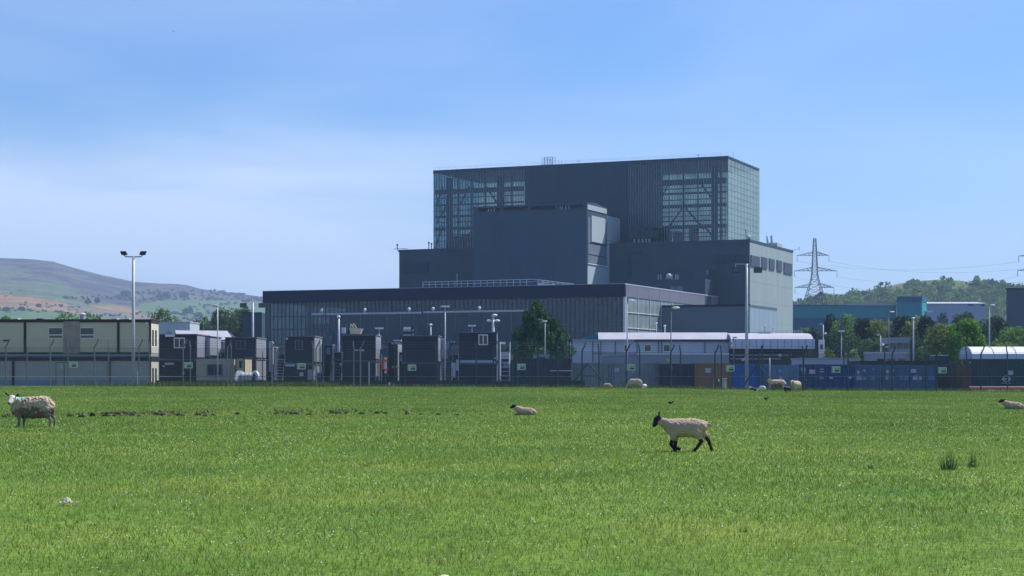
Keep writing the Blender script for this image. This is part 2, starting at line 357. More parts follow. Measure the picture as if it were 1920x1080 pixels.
# lit end wall of lower block: sheeting in separate panels with joints
def wall_panels(name, a, b0, b1, z0, z1, nb, nz, mt, parent, th=.07, gap=.02, holes=()):
    bw = (b1-b0)/nb; zw = (z1-z0)/nz
    mb = MB().box(0, th, gap, bw-gap, gap, zw-gap, Fr(0, 0, math.atan2(-.3907, .9205)))
    me = mb.mesh(name, mt)
    for i in range(nb):
        for j in range(nz):
            if (i, j) in holes: continue
            inst(name, me, parent, FR.p(a, b0+i*bw, z0+j*zw))
P('end_sheeting', MB().box(.001, .05, 0, 41, SG, ZL-.6, FR), M['clad_lit'], lower)
wall_panels('cladding_panel', .052, 0, 41, SG, ZL-.6, 8, 7, M['clad_lit'], lower)
# louvre panels high on the end wall
for p0, p1, y0, y1 in ((1407.5, 1424.5, 477.5, 498), (1428, 1438.5, 481, 502), (1442, 1452, 484, 504.5), (1456.5, 1466, 487, 507.5), (1469.5, 1485, 491, 512)):
    b0, b1 = FR.b(p0, .2), FR.b(p1, .2); z1 = FR.z(.2, b0, y0); z0 = FR.z(.2, b0, y1)
    m = MB().box(.13, .3, b0, b1, z0, z1, FR)
    lv = P('louvre_panel', m, M['louvre'], ps)
    m = MB()
    for k in range(7): zz = z0+(k+.5)*(z1-z0)/7; m.box(.301, .42, b0+.1, b1-.1, zz-.06, zz+.06, FR)
    P('louvre_slat', m, M['louvre'], lv)
for p0, p1, y0, y1, mt in ((1336, 1359, 477, 496.5, 'dlouvre'), (1360, 1380, 476.5, 495, 'dlouvre'), (1381, 1397, 476, 494.5, 'dlouvre'), (755, 804, 492, 511, 'dlouvre')):
    a0, a1 = FR.a(p0, 0), FR.a(p1, 0); z1 = FR.z((a0+a1)/2, 0, y0); z0 = FR.z((a0+a1)/2, 0, y1)
    m = MB().box(a0, a1, -.15, -.003, z0, z1, FR)
    for k in range(8): zz = z0+(k+.5)*(z1-z0)/8; m.box(a0+.1, a1-.1, -.25, -.151, zz-.1, zz+.08, FR)
    P('louvre_panel', m, M[mt], ps)
a1 = FR.a(1406, -.5); m = MB().box(a1-1.1, a1-.1, -.9, -.21, ZA, FR.z(a1, 0, 498), FR); P('dark_corner_strip', m, M['dlouvre'], ps)  # narrow dark box added beside the front corner
# tower frame
aL1 = FR.a(984, TB0); aR0 = FR.a(1175, TB0); aR1 = FR.a(1236, TB0)
m = MB().box(aL1, aR0, TB0, TB0+1, ZL, ZT-.5, FR).box(aL1, aL1+.4, TB0+1, TB1-.5, ZL, ZT-.5, FR).box(aR0-.4, aR0, TB0+1, TB1-.5, ZL, ZT-.5, FR)
m.box(aR0+.01, aR1-.4, TB0+.6, TB0+.9, ZL, ZT-.5, FR)
tower = P('tower_wall', m, M['clad'], ps)
m = MB().box(TA0, TA1, TB0, TB1, ZT-.5, ZT, FR); P('tower_roof', m, M['clad'], ps)
for q0, q1 in ((TA0+.1, aL1), (aR0, TA1-.1)): P('rear_glazing', MB().box(q0, q1, TB1-.3, TB1-.1, ZL, ZT-.5, FR), M['backwall'], ps)
m = MB().box(aL1, aR0, TB1-.5, TB1, ZL, ZT-.5, FR); P('rear_wall', m, M['clad2'], ps)
m = MB().box(TA0+.02, TA0+.2, TB0+.4, TB1-.35, ZL, ZT-.5, FR); P('side_glazing', m, M['glassO'], ps)
# front glazing as panes
AXr = math.atan2(-.3907, .9205); FR0 = Fr(0, 0, AXr)
def panes_front(a0, a1, b, z0, z1, na, nz, mt, parent, name='glass_pane'):
    w = (a1-a0)/na; h = (z1-z0)/nz; me = MB().quad(*[FR0.p(a_, 0, z_) for a_, z_ in ((.005, .01), (w-.005, .01), (w-.005, h-.01), (.005, h-.01))]).mesh(name, mt)
    for i in range(na):
        for j in range(nz): inst(name, me, parent, FR.p(a0+i*w, b, z0+j*h))
def panes_side(a, b0, b1, z0, z1, nb, nz, mt, parent, name='glass_pane', skip=lambda i, j: False):
    w = (b1-b0)/nb; h = (z1-z0)/nz; me = MB().quad(*[FR0.p(0, b_, z_) for b_, z_ in ((.05, .05), (w-.05, .05), (w-.05, h-.05), (.05, h-.05))]).mesh(name, mt)
    for i in range(nb):
        for j in range(nz):
            if not skip(i, j): inst(name, me, parent, FR.p(a, b0+i*w, z0+j*h))
panes_front(TA0, aL1-.2, TB0+.3, ZL, ZT-.8, 9, 5, M['glassF'], ps)
panes_front(aR0+.2, TA1, TB0+.3, ZL, ZT-.8, 10, 5, M['glassF'], ps)
panes_side(TA1-.1, TB0+.3, TB1, ZL, ZT-.6, 10, 14, M['glassS'], ps)
mu = MB().box(-.09, .09, .1, .22, ZL, ZT-.8, FR0).mesh('mullion', M['mull'])
for a0, a1, n in ((TA0+.1, aL1-.3, 34), (aR0+.3, TA1-.1, 38)):
    for i in range(n+1): inst('mullion', mu, ps, FR.p(a0+(a1-a0)*i/n, TB0+.05, 0))
for q0, q1 in ((TA0-.05, aL1), (aR0, TA1+.05)): P('head_rail', MB().box(q0, q1, TB0, TB0+.3, ZT-.8, ZT-.502, FR), M['clad2'], ps)
m = MB()
for i in range(11):
    b = TB0+.3+(TB1-TB0-.3)*i/10; m.box(TA1-.05, TA1+.0, b-.03, b+.03, ZL, ZT-.6, FR)
for j in range(1, 14):
    z = ZL+(ZT-.6-ZL)*j/14; m.box(TA1-.04, TA1-.005, TB0+.3, TB1, z-.03, z+.03, FR)
P('side_glazing_bars', m, M['clad_lit'], ps)
# interior structure seen through the glass
for px in (843, 939, 1340): a = FR.a(px, TB0+3); P('interior_column', MB().box(a-.8, a+.7, TB0+2.6, TB0+3.6, ZL, ZT-1.8, FR), M['steel'], ps)
st = MB()
def beamrow(px0, px1, y, h, b=TB0+3.2):
    a0, a1 = FR.a(px0, b), FR.a(px1, b); z = FR.z((a0+a1)/2, b, y); st.box(a0, a1, b-.25, b+.25, z-h/2, z+h/2, FR)
for y, h in ((357, 1.2), (369, .2), (382, .4), (393, .2), (404, .6), (415, .2), (427, .8), (439, .2), (450, .2)): beamrow(816, 982, y, h)
for y, h in ((341, 1.4), (353, .2), (362, .45), (374, .2), (386, .8), (396, .18), (405, .18), (414, .3), (425, .9), (437, .2), (444, .2)): beamrow(1237, 1362, y, h)
P('floor_beam', st, M['steel'], ps)
st = MB()
for px in (860, 885, 910, 960): a = FR.a(px, TB0+4.2); st.box(a-.12, a+.12, TB0+4, TB0+4.3, ZL, ZT-1.8, FR)
for px in (1255, 1282, 1309, 1352): a = FR.a(px, TB0+4.2); st.box(a-.14, a+.14, TB0+4, TB0+4.3, ZL, ZT-1.8, FR)
P('interior_post', st, M['steel'], ps)
st = MB()
def brace(pa, ya, pb, yb, b=TB0+4.8):
    a0, a1 = FR.a(pa, b), FR.a(pb, b); st.bar(FR.p(a0, b, FR.z(a0, b, ya)), FR.p(a1, b, FR.z(a1, b, yb)), .42)
for q in ((1282, 386, 1255, 425), (1282, 386, 1320, 430), (1255, 341, 1240, 372), (1309, 338, 1335, 372), (1240, 445, 1262, 424), (1320, 424, 1340, 447),
          (862, 385, 880, 350), (890, 424, 868, 458), (912, 350, 935, 385), (830, 350, 818, 385), (830, 424, 818, 458), (838, 385, 818, 420)): brace(*q)
P('cross_brace', st, M['steel'], ps)
m = MB()
for px0, px1 in ((1238, 1250), (1262, 1272), (1292, 1302)):
    b = TB0+9; a0, a1 = FR.a(px0, b), FR.a(px1, b); m.box(a0, a1, b, b+4, ZL, FR.z(a0, b, 436-random.uniform(0, 16)), FR)
for px0, px1 in ((848, 862), (866, 884)):
    b = TB0+9; a0, a1 = FR.a(px0, b), FR.a(px1, b); m.box(a0, a1, b, b+4, ZL, FR.z(a0, b, 444-random.uniform(0, 10)), FR)
P('machinery', m, M['clad2'], ps)
m = MB().box(TA0+1, TA1-1, TB0+5, TB1-1, ZL-.45, ZL-.2, FR); P('tower_floor', m, M['inside'], ps)
# roof edge handrail and roof gear
m = MB()
for i in range(40):
    a = TA0+(TA1-TA0)*i/39; m.bar(FR.p(a, TB0+.4, ZT), FR.p(a, TB0+.4, ZT+.75), .03)
m.bar(FR.p(TA0, TB0+.4, ZT+.75), FR.p(TA1, TB0+.4, ZT+.75), .03).bar(FR.p(TA0, TB0+.4, ZT+.55), FR.p(TA1, TB0+.4, ZT+.4), .02)
P('roof_handrail', m, M['galv'], ps)
def scaffold(px0, px1, ytop, b, parent):
    a0, a1 = FR.a(px0, b), FR.a(px1, b); z1 = FR.z(a0, b, ytop); m = MB(); n = 4
    for i in range(n+1):
        a = a0+(a1-a0)*i/n
        for bb in (b, b+2): m.bar(FR.p(a, bb, ZT), FR.p(a, bb, z1), .07)
    for k in range(4):
        z = ZT+(z1-ZT)*(k+1)/4
        for bb in (b, b+2): m.bar(FR.p(a0, bb, z), FR.p(a1, bb, z), .06)
    m.bar(FR.p(a0, b, ZT), FR.p(a0+(a1-a0)/4, b, z1), .05).bar(FR.p(a1, b, ZT), FR.p(a1-(a1-a0)/4, b, z1), .05)
    P('roof_scaffold', m, M['galvd'], parent)
scaffold(1016, 1036, 295, TB0+4, ps)
m = MB()
for px, yt in ((1048, 299), (1053, 300), (1082, 299), (1086, 299), (1012, 306)): a = FR.a(px, TB0+3); m.bar(FR.p(a, TB0+3, ZT), FR.p(a, TB0+3, FR.z(a, TB0+3, yt)), .06)
a = FR.a(1379, 30); m.bar(FR.p(TA1-1, TB0+8, ZT), FR.p(TA1-1, TB0+8, ZT+2), .06); m.bar(FR.p(TA1-8, TB0+2, ZT), FR.p(TA1-8, TB0+2, ZT+1.0), .12)
P('roof_mast', m, M['galvd'], ps)
# central block
CA0, CA1, CB0 = -63.6, -34.7, -15.3
bm_ = FR.b(1137, CA1)
m = MB().box(CA0, CA1, CB0, bm_, SG, 39.6, FR).box(CA0, CA1, bm_, TB0-.01, SG, 39.0, FR)
m.box(CA0, CA1, CB0+2.5, bm_, 39.6, 40.5, FR)
cb = P('central_block', m, M['clad2'], ps)
m = MB().prismv([(CB0, 40.5), (CB0, 40.95), (CB0+6, 41.3), (bm_, 40.7), (bm_, 40.5)], CA0-.1, CA1+.1, FR)
for i in range(5): a = CA0+.4+(CA1-CA0-.8)*i/4; m.box(a-.4, a+.4, CB0+.01, CB0+.6, 39.6, 40.5, FR)
P('roof_cap', m, M['clad2'], ps)
m = MB().box(CA0+.8, CA1-.8, CB0+2.3, CB0+2.49, 39.6, 40.5, FR); P('louvre_recess', m, M['dlouvre'], ps)
m = MB()
for px in (915, 920, 926, 1049, 1053, 1060, 1066): a = FR.a(px, CB0+1); P('vent_cowl', MB().tube(FR.p(a, CB0+1, 39.6), FR.p(a+.25, CB0+.9, 40.4), .13), M['white'], ps)
me_ = MB()
def side_panel(p0, p1, y0, y1, th, mt, name, parent=ps, off=.003):
    b0, b1 = FR.b(p0, CA1), FR.b(p1, CA1); z1, z0 = FR.z(CA1, b0, y0), FR.z(CA1, b0, y1)
    return P(name, MB().box(CA1+off, CA1+off+th, b0, b1, z0, z1, FR), M[mt], parent)
side_panel(1101, 1137, 383, 392.5, .12, 'lite', 'cap_panel')  # lite sheets: block colour lightened for its sunlit side
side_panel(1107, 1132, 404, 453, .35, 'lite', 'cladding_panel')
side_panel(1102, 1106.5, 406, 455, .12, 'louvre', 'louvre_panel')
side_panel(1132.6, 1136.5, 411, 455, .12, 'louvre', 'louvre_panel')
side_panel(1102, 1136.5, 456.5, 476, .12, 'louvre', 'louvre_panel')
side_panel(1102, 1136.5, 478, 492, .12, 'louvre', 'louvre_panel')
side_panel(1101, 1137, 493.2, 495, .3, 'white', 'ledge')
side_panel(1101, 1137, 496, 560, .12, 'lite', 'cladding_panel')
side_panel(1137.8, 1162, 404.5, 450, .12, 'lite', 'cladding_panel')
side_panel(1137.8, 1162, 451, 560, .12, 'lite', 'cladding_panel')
# plant unit on the lower roof
a0, a1 = FR.a(1180, 3), FR.a(1226, 3)
m = MB().box(a0, a1, 2.5, 7.5, ZL+1.1, ZL+3.6, FR); pu = P('plant_unit', m, M['clad'], ps)
m = MB().box(a0+.6, a1+.7, 2.2, 7.6, ZL+3.6, ZL+3.9, FR)
for i in range(7): a = a0+.3+(a1-a0-.5)*i/6; m.bar(FR.p(a, 2.4, ZL-.4), FR.p(a, 2.4, ZL+4.3), .12)
P('plant_frame', m, M['steel'], pu)
m = MB()
for px in (1192, 1200, 1207, 1214, 1220): a = FR.a(px, 3); m.tube(FR.p(a, 2, ZL-.3), FR.p(a, 2, ZL+1), .2)
P('pipe', m, M['galv'], pu)
# low stepped plant room behind the turbine hall
def fbox(p0, p1, yt, b0, b1, z0, mt, name='plant_room'):
    a0, a1 = FR.a(p0, b0), FR.a(p1, b0); z1 = FR.z((a0+a1)/2, b0, yt); return P(name, MB().box(a0, a1, b0, b1, z0, z1, FR), M[mt], ps)
fbox(1146, 1322, 525, -11, -6, SG, 'clad')
fbox(1296, 1325, 505.5, -6, -.02, SG, 'clad')
fbox(1280, 1303, 523, -9.5, -6.02, SG, 'clad')
m = MB()
for p in (1234.5, 1239, 1249.5, 1260, 1267, 1271): a = FR.a(p, -8); z = FR.z(a, -8, 524); m.tube(FR.p(a, -8, z), FR.p(a, -8, z+1.15), .12)
a = FR.a(1254, -8); m.ball(FR.p(a, -8, FR.z(a, -8, 518)), .7)
P('roof_pipe', m, M['galv'], ps)
m = MB()
for p0, p1 in ((1258, 1266), (1267.5, 1280)): 
    a0, a1 = FR.a(p0, -11.1), FR.a(p1, -11.1); m.box(a0, a1, -11.15, -11.02, FR.z(a0, -11, 548), FR.z(a0, -11, 536.5), FR)
P('roller_door', m, M['louvre'], ps)
# recess lines on the front: door and vents
for p0, p1, y0, y1 in ((1177, 1184, 470, 523), (1191, 1203, 471, 478)):
    a0, a1 = FR.a(p0, 0), FR.a(p1, 0); P('vent_door', MB().box(a0, a1, -.12, -.003, FR.z(a0, 0, y1), FR.z(a0, 0, y0), FR), M['dlouvre'], ps)
# roof gear on lower block
m = MB()
for b, h in ((3, 2.6), (4.2, 1.6), (22, 2.4), (23.5, 2), (26, 2.6), (27.5, 2.9)): m.tube(FR.p(-1.5, b, ZL-.5), FR.p(-1.5+random.uniform(-.3, .3), b-.5, ZL+h), .14)
m.ball(FR.p(-1.4, 4.3, ZL+.8), .6); m.box(-3, -.6, 28, 33, ZL-.5, ZL+1.1, FR)
m.bar(FR.p(-.2, 40.8, ZL), FR.p(1.4, 42.5, ZL+.4), .1).bar(FR.p(1.4, 42.5, ZL), FR.p(1.4, 42.5, ZL+1), .1)
P('roof_aerial', m, M['galv'], ps)
m = MB()
for px, h in ((745, 1.3), (804, 1.6), (809, 1.3)): a = FR.a(px, .5); m.tube(FR.p(a, .5, ZL-.1), FR.p(a, .5, ZL+h), .12).ball(FR.p(a, .5, ZL+h), .25)
m.bar(FR.p(-93, .5, ZL+.3), FR.p(-89, .5, ZL+.3), .1)
P('roof_floodlight', m, M['galvd'], ps)

# ------------------------------------------------------------------ turbine hall
HA0, HA1, HB0 = -91.2, -7.44, -66.2
FB = 16.55
th = thing('turbine_hall', 'long low glazed hall with black roof fascia in front of the reactor building', 'building', FR.p(-50, HB0, SG))
m = MB().box(HA0, HA1, HB0, HB0+.6, FB, ZH, FR).box(HA0, HA0+.6, HB0+.6, -.3, FB, ZH, FR); P('roof_fascia', m, M['fascia'], th)
m = MB()
for k in range(9):
    b0 = HB0+.02+(66-.3)*k/9; m.box(HA1-.6, HA1+.0, max(b0, HB0+.602)+.04, b0+65.7/9-.04, FB, ZH, FR)
P('side_fascia', m, M['fascia_lit'], th)
m = MB().box(HA1-.02, HA1+.06, HB0-.05, -.3, ZH-.14, ZH+.08, FR).box(HA0, HA1-.021, HB0-.05, HB0+.05, ZH, ZH+.08, FR); P('roof_edge', m, M['galv'], th)
m = MB().box(HA0+.6, HA1-.6, HB0+.6, -.4, ZH-.9, ZH-.6, FR); P('roof', m, M['clad'], th)
panes_front(HA0+.4, HA1-.1, HB0+.8, 5.4, FB-.02, 16, 3, M['glassH'], th)
mu = MB().box(-.09, .09, .1, .2, 4.2, FB-.01, FR0).mesh('mullion', mat('dark_mullion', (.05, .085, .125), .5, .1, 1))
for i in range(85): inst('mullion', mu, th, FR.p(HA0+.4+(HA1-HA0-.5)*i/84, HB0+.55, 0))
m = MB()
for i in range(9):
    a = HA0+.6+(HA1-HA0-1)*i/8; m.box(a-.4, a+.4, HB0+1, HB0+1.9, SG, FB, FR)
P('column', m, M['steel'], th)
m = MB().box(HA0+.4, HA1-.2, HB0+.45, HB0+.8, SG, 5.4, FR); P('base_wall', m, M['clad'], th)
m = MB()
for z in (7.4, 10.6, 13.4): m.box(HA0+.8, HA1-1, HB0+2, HB0+2.5, z, z+.35, FR)
P('floor_beam', m, M['steel'], th)
m = MB().box(-40, HA1-1.2, HB0+5, HB0+6, 9.8, 11.3, FR).box(HA0+8, HA0+17, HB0+5, HB0+6, 9.6, 12, FR); P('crane_girder', m, mat('brown_crane_paint', (.42, .26, .12), .6), th)
m = MB().box(HA0+2, HA1-2, -32, -31.5, SG, FB, FR); P('interior_wall', m, M['inside'], th)
m = MB().box(HA0+.05, HA0+.2, HB0+.9, -.4, SG, FB, FR); P('side_glazing', m, M['glassO'], th)
bE = -.4
panes_side(HA1-.12, HB0+.8, bE, 1.0, FB-.02, 26, 5, M['glassS'], th)
m = MB()
for j in range(1, 5): z = 1+(FB-1)*j/5; m.box(HA1-.08, HA1+.03, HB0+.8, bE, z-.06, z+.06, FR)
for i in range(0, 27, 3): b = HB0+.8+(bE-HB0-.8)*i/26; m.box(HA1-.075, HA1+.02, b-.05, b+.05, 1, FB-.02, FR)
m.box(HA1-.5, HA1+.02, HB0+.44, HB0+.8, SG, FB, FR)
P('glazing_bars', m, M['white'], th)
# annex (dark) right of the hall
an = thing('annex', 'plain dark blue flat-roofed annex at the right end of the glazed hall', 'building', FR.p(2, -42.9, SG))
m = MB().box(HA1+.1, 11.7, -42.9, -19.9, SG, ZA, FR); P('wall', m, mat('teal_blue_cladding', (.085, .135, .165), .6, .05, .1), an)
m = MB().box(HA1+.1, 11.9, -43.1, -42.901, ZA-.35, ZA+.1, FR); P('parapet', m, M['fascia'], an)
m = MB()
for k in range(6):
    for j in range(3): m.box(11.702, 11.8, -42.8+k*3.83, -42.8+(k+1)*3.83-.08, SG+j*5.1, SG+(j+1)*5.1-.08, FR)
P('end_cladding', m, mat('sunlit_annex_sheet', (.27, .36, .42), .6, .05, .2), an)  # annex wall colour lightened for the sunlit end
# roof walkway rail behind fascia
m = MB()
def rail(p0, y0, p1, y1, b, n, h=1.3):
    a0, a1 = FR.a(p0, b), FR.a(p1, b)
    z0, z1 = FR.z(a0, b, y0), FR.z(a1, b, y1)
    for i in range(n+1):
        t = i/n; a = a0+(a1-a0)*t; z = z0+(z1-z0)*t; m.bar(FR.p(a, b, ZH-.7), FR.p(a, b, z), .11)
    m.bar(FR.p(a0, b, z0), FR.p(a1, b, z1), .12).bar(FR.p(a0, b, z0-.6), FR.p(a1, b, z1-.6), .1)
rail(793, 529, 1000, 523.5, -24, 17)
b0, b1 = -24, -40
a = FR.a(1000, -24)
p, q = FR.p(a, -24, FR.z(a, -24, 523.5)), FR.p(FR.a(1075, -40), -40, FR.z(FR.a(1075, -40), -40, 532.5))
for i in range(9):
    t = i/8; w = Vector(p).lerp(Vector(q), t); m.bar((w.x, w.y, ZH-.7), w, .11)
m.bar(p, q, .14).bar(Vector(p)-Vector((0, 0, .5)), Vector(q)-Vector((0, 0, .2)), .1)
a = FR.a(857, -24); m.bar(FR.p(a, -24, ZH-.6), FR.p(a, -24, FR.z(a, -24, 513)), .1)
P('walkway_rail', m, M['white'], th)
m = MB(); a0, a1 = FR.a(1008, -30), FR.a(1036, -30); m.prism([(a0, ZH-.5), (a1, ZH-.5), (a1, FR.z(a1, -30, 533)), (a0, FR.z(a0, -30, 530.5))], -30, -28, FR); P('roof_hatch', m, M['white'], th)
# lean-to in front of the hall with white gantry line
LB = HB0-9
lt = thing('pipe_gantry', 'long low dark wall with a white pipe on columns along the front of the hall', 'gantry', FR.p(-50, LB, SG))
a0, a1 = FR.a(541, LB), FR.a(975, LB); z1 = 6.9
m = MB().box(a0, a1, LB, LB+8.5, SG, z1, FR); P('wall', m, mat('dark_green_cladding', (.075, .115, .125), .6, .06, .15), lt)
a2, a3 = FR.a(583, LB), FR.a(982, LB); zt = FR.z(a3, LB, 583.5); n = 14
m = MB().box(a2+3, a3, LB+3, LB+8.5, z1+.002, zt-.3, FR); P('upper_wall', m, mat('dark_navy_sheet', (.05, .075, .1), .6, .06, .15), lt)
m = MB()
for i in range(n+1): a = a2+5+(a3-a2-5)*i/n; m.box(a-.12, a+.12, LB+.5, LB+.8, z1+.003, zt+.1, FR)
P('gantry_column', m, M['steel'], lt)
aa = FR.a(790, LB); P('pipe', MB().box(a2, aa-.3, LB+.3, LB+.499, zt-.15, zt+.2, FR), M['galv'], lt); m = MB().box(aa+.3, a3, LB+.3, LB+.499, zt-.05, zt+.3, FR); P('pipe', m, M['galv'], lt)
m = MB()
for px in (604, 684, 767, 812, 899): a = FR.a(px, LB+.4); m.bar(FR.p(a, LB+.4, zt), FR.p(a, LB+.4, zt+.5), .12).ball(FR.p(a, LB+.4, zt+.8), .34)
P('gantry_lamp', m, M['white'], lt)
m = MB(); a = FR.a(611, LB+.4); m.box(a-.8, a+.3, LB-.3, LB+.4, z1, z1+2, FR)
for d in (0, .45): m.bar(FR.p(a-.4+d, LB, z1+2), FR.p(a-.4+d, LB, FR.z(a, LB, 568)), .12)
a = FR.a(617, LB); m.box(a-.5, a+.5, LB-.35, LB-.02, z1-.2, z1+2.2, FR)
P('cabinet', m, M['clad2'], lt)
m = MB(); a0, a1 = FR.a(762, LB), FR.a(783, LB); m.box(a0, a1, LB-1.5, LB-.2, z1, z1+3.9, FR); sl = P('stair_tower', m, M['black'], lt)
m = MB()
for k in range(4):
    z = z1+.35+k*.85
    for q0, q1, q2 in ((a0+.1, a0+.95, .14), (a0+1.1, a1-.75, .14), (a1-.35, a1-.15, .3)): P('stair_tread', MB().box(q0, q1, LB-1.62, LB-1.502, z, z+q2, FR), M['white'], sl)
P('landing_screen', MB().box(a0+.15, a1-.8, LB-1.62, LB-1.502, z1+3.2, z1+3.75, FR), M['white'], sl)
# block at the far left end of the hall
lb = thing('side_block', 'small plain dark block beside the left end of the glazed hall', 'building', (xat(475, 400), 400, SG))
P('wall', MB().box(xat(455, 400), xat(491, 400), 400, 412, SG, zat(586, 400)), M['clad'], lb)
P('parapet', MB().box(xat(454.5, 400), xat(491, 400), 399.8, 399.999, zat(587.5, 400), zat(585.5, 400)), M['fascia'], lb)

# ------------------------------------------------------------------ works buildings behind the fence
def col3(name, c, **k): return mat(name, c, k.pop('rough', .55), k.pop('var', .12), k.pop('scale', .9), **k)
K = dict(
 grey=col3('weathered_grey_green_steel', (.27, .31, .32), var=.2), slate=col3('slate_steel', (.04, .045, .075), var=.2), orange=col3('faded_orange_steel', (.46, .22, .08), var=.22, c2=(.25, .14, .08)),
 vivid=col3('bright_blue_steel', (.008, .13, .42), var=.2), pale=col3('pale_blue_steel', (.13, .26, .42), var=.2), navy=col3('navy_blue_steel', (.018, .07, .2), var=.25), deep=col3('deep_blue_steel', (.01, .05, .21), var=.2),
 mid=col3('mid_blue_steel', (.05, .155, .27), var=.22), rust=col3('rusty_brown_steel', (.09, .035, .035), var=.3), dgreen=col3('dark_green_steel', (.008, .05, .075), var=.2), ochre=col3('brown_ochre_steel', (.15, .075, .03), var=.3),
 cabin=col3('dark_cabin_sheet', (.03, .035, .055), var=.12), cabside_lit=col3('sunlit_cabin_side', (.27, .29, .33), var=.1), cream=col3('cream_cabin_sheet', (.64, .56, .38), var=.06, c2=(.56, .49, .34)), creamlow=col3('grey_cream_sheet', (.46, .42, .34), var=.08),
 brown=col3('dark_brown_trim', (.035, .022, .025)), ply=col3('weathered_plywood', (.32, .26, .22), var=.22, scale=1.5), paper=col3('printed_notice', (.5, .53, .6), var=.1, scale=12), paperp=col3('pink_notice', (.5, .38, .45), var=.25, scale=20),
 lav=col3('pale_grey_sheet_roof', (.42, .42, .48), var=.12, scale=.5), wall=col3('light_grey_wall', (.50, .56, .66), var=.07), wall2=col3('mid_grey_wall', (.28, .33, .40), var=.07), teal=col3('teal_sheet', (.01, .27, .31), var=.15, stretch=(3, 3, .05)), teald=col3('dark_teal_sheet', (.008, .13, .2), var=.15),
 orangeb=col3('orange_plastic', (.75, .12, .05)), bluep=col3('blue_tarpaulin', (.02, .1, .22)), tank=col3('green_tank_plastic', (.01, .09, .08)), pipe=col3('red_oxide_pipe', (.42, .17, .17), var=.25), signg=col3('lime_green_print', (.22, .28, .13)), signy=col3('sign_print_dark', (.05, .09, .09)), signw=col3('sign_white', (.45, .52, .5)))
def rect(m, x0, x1, y, z0, z1, d=.02): return m.box(x0, x1, y-d, y, z0, z1)
stk_i = 0
def container(px0, px1, yt, D, mk, kind, label, group='shipping containers along the fence', L=6.06, stickers=(), cat='container', base=SG, doors_at=None, corr=True):
    x0, x1, zt = xat(px0, D), xat(px1, D), zat(yt, D); b = base; mt = K[mk]
    t = thing('shipping_container', label, cat, ((x0+x1)/2, D, b), group)
    P('body', MB().box(x0+.06, x1-.06, D+.12, D+L, b+.12, zt-.05), mt, t)
    m = MB()
    for x in (x0, x1-.16): m.box(x, x+.16, D, D+.16, b, zt)
    m.box(x0+.16, x1-.16, D, D+.12, zt-.16, zt).box(x0+.16, x1-.16, D, D+.12, b+.02, b+.2)
    for x in (x0, x1-.1): m.box(x, x+.1, D+.16, D+L, zt-.1, zt-.01).box(x, x+.1, D+L-.001, D+L+.12, b, zt)
    P('frame', m, mt, t)
    if kind == 'door':
        w = (x1-x0-.32)/2
        for i in range(2):
            xa = x0+.16+i*w
            d = P('door', MB().box(xa+.02, xa+w-.02, D+.03, D+.11, b+.21, zt-.17), mt, t)
            m = MB()
            for k in range(4): z0 = b+.35+k*(zt-b-.6)/4; m.box(xa+.12, xa+w-.12, D+.005, D+.029, z0, z0+(zt-b-.6)/4-.12)
            P('door_panel', m, mt, d)
            for s in (.28, .72):
                xx = xa+w*s; lb_ = P('locking_bar', MB().tube((xx, D-.03, b+.15), (xx, D-.03, zt-.12), .022).box(xx-.03, xx+.32*(1 if s < .5 else -1) if s < .5 else xx+.03, D-.06, D-.035, b+1.1, b+1.16), M['galvd'], d)
    else:
        m = MB(); n = max(3, int((x1-x0-.4)/.28)); w = (x1-x0-.36)/n
        for i in range(n):
            xa = x0+.18+i*w; 
            n0 = len(m.v)
            for z in (b+.2, zt-.16): m.v += [(xa, D+.11, z), (xa+w*.25, D+.07, z), (xa+w*.6, D+.07, z), (xa+w*.85, D+.11, z), (xa+w, D+.11, z)]
            for q in range(4): m.f.append((n0+q, n0+q+1, n0+q+6, n0+q+5))
        P('corrugated_side', m, mt, t)
    for (sx, sy, sw, sh, sm) in stickers:
        xa, za = xat(sx, D), zat(sy, D); w = sw*D/F; h = sh*D/F
        P('notice', MB().box(xa, xa+w, D-.085, D-.065, za-h, za), K[sm], t)
    return t
# right hand row
container(1072, 1146, 680, 157, 'grey', 'side', 'grey green container behind the crossed fence braces, left end of the grey pair')
container(1147, 1235, 679.5, 157, 'grey', 'side', 'grey green container with a pale notice, behind the grazing ewe with a white lamb', stickers=((1152, 690, 9, 7, 'paper'), (1185, 694, 5, 5, 'paper')))
container(1236, 1302, 682, 156, 'slate', 'side', 'dark slate container immediately left of the orange one', stickers=((1257, 688, 3.5, 3.5, 'paper'),))
container(1303, 1371, 681, 155, 'orange', 'side', 'faded orange brown container with one grey notice', stickers=((1322, 690, 11, 9, 'paper'),))
container(1372, 1424, 682.5, 155, 'vivid', 'side', 'bright blue container between the orange one and the pale blue doors')
container(1425, 1446, 683, 156, 'pale', 'side', 'narrow pale blue container beside the twin fence posts', L=3)
container(1447, 1498, 684.5, 155, 'pale', 'door', 'pale blue container with white spot stickers behind the standing ewes', stickers=((1461, 693.5, 3.5, 4, 'paper'), (1461, 705, 5, 8, 'paper'), (1480, 705, 4, 8, 'mid')))
container(1499, 1548, 683, 155, 'navy', 'door', 'navy blue container with stacked white notices on its left door', stickers=((1502, 689, 8, 7, 'paper'), (1504, 696, 5, 6, 'paper'), (1517, 693, 11, 8, 'paper'), (1537, 691, 7, 2, 'paper'), (1537, 696, 7, 2, 'paper'), (1537, 708, 7, 2, 'paper')))
container(1549, 1602, 683.5, 155, 'deep', 'side', 'deep blue container with a small white label at each side', stickers=((1555, 705.5, 6.5, 5, 'paper'), (1590, 705, 6.5, 5, 'paper')))
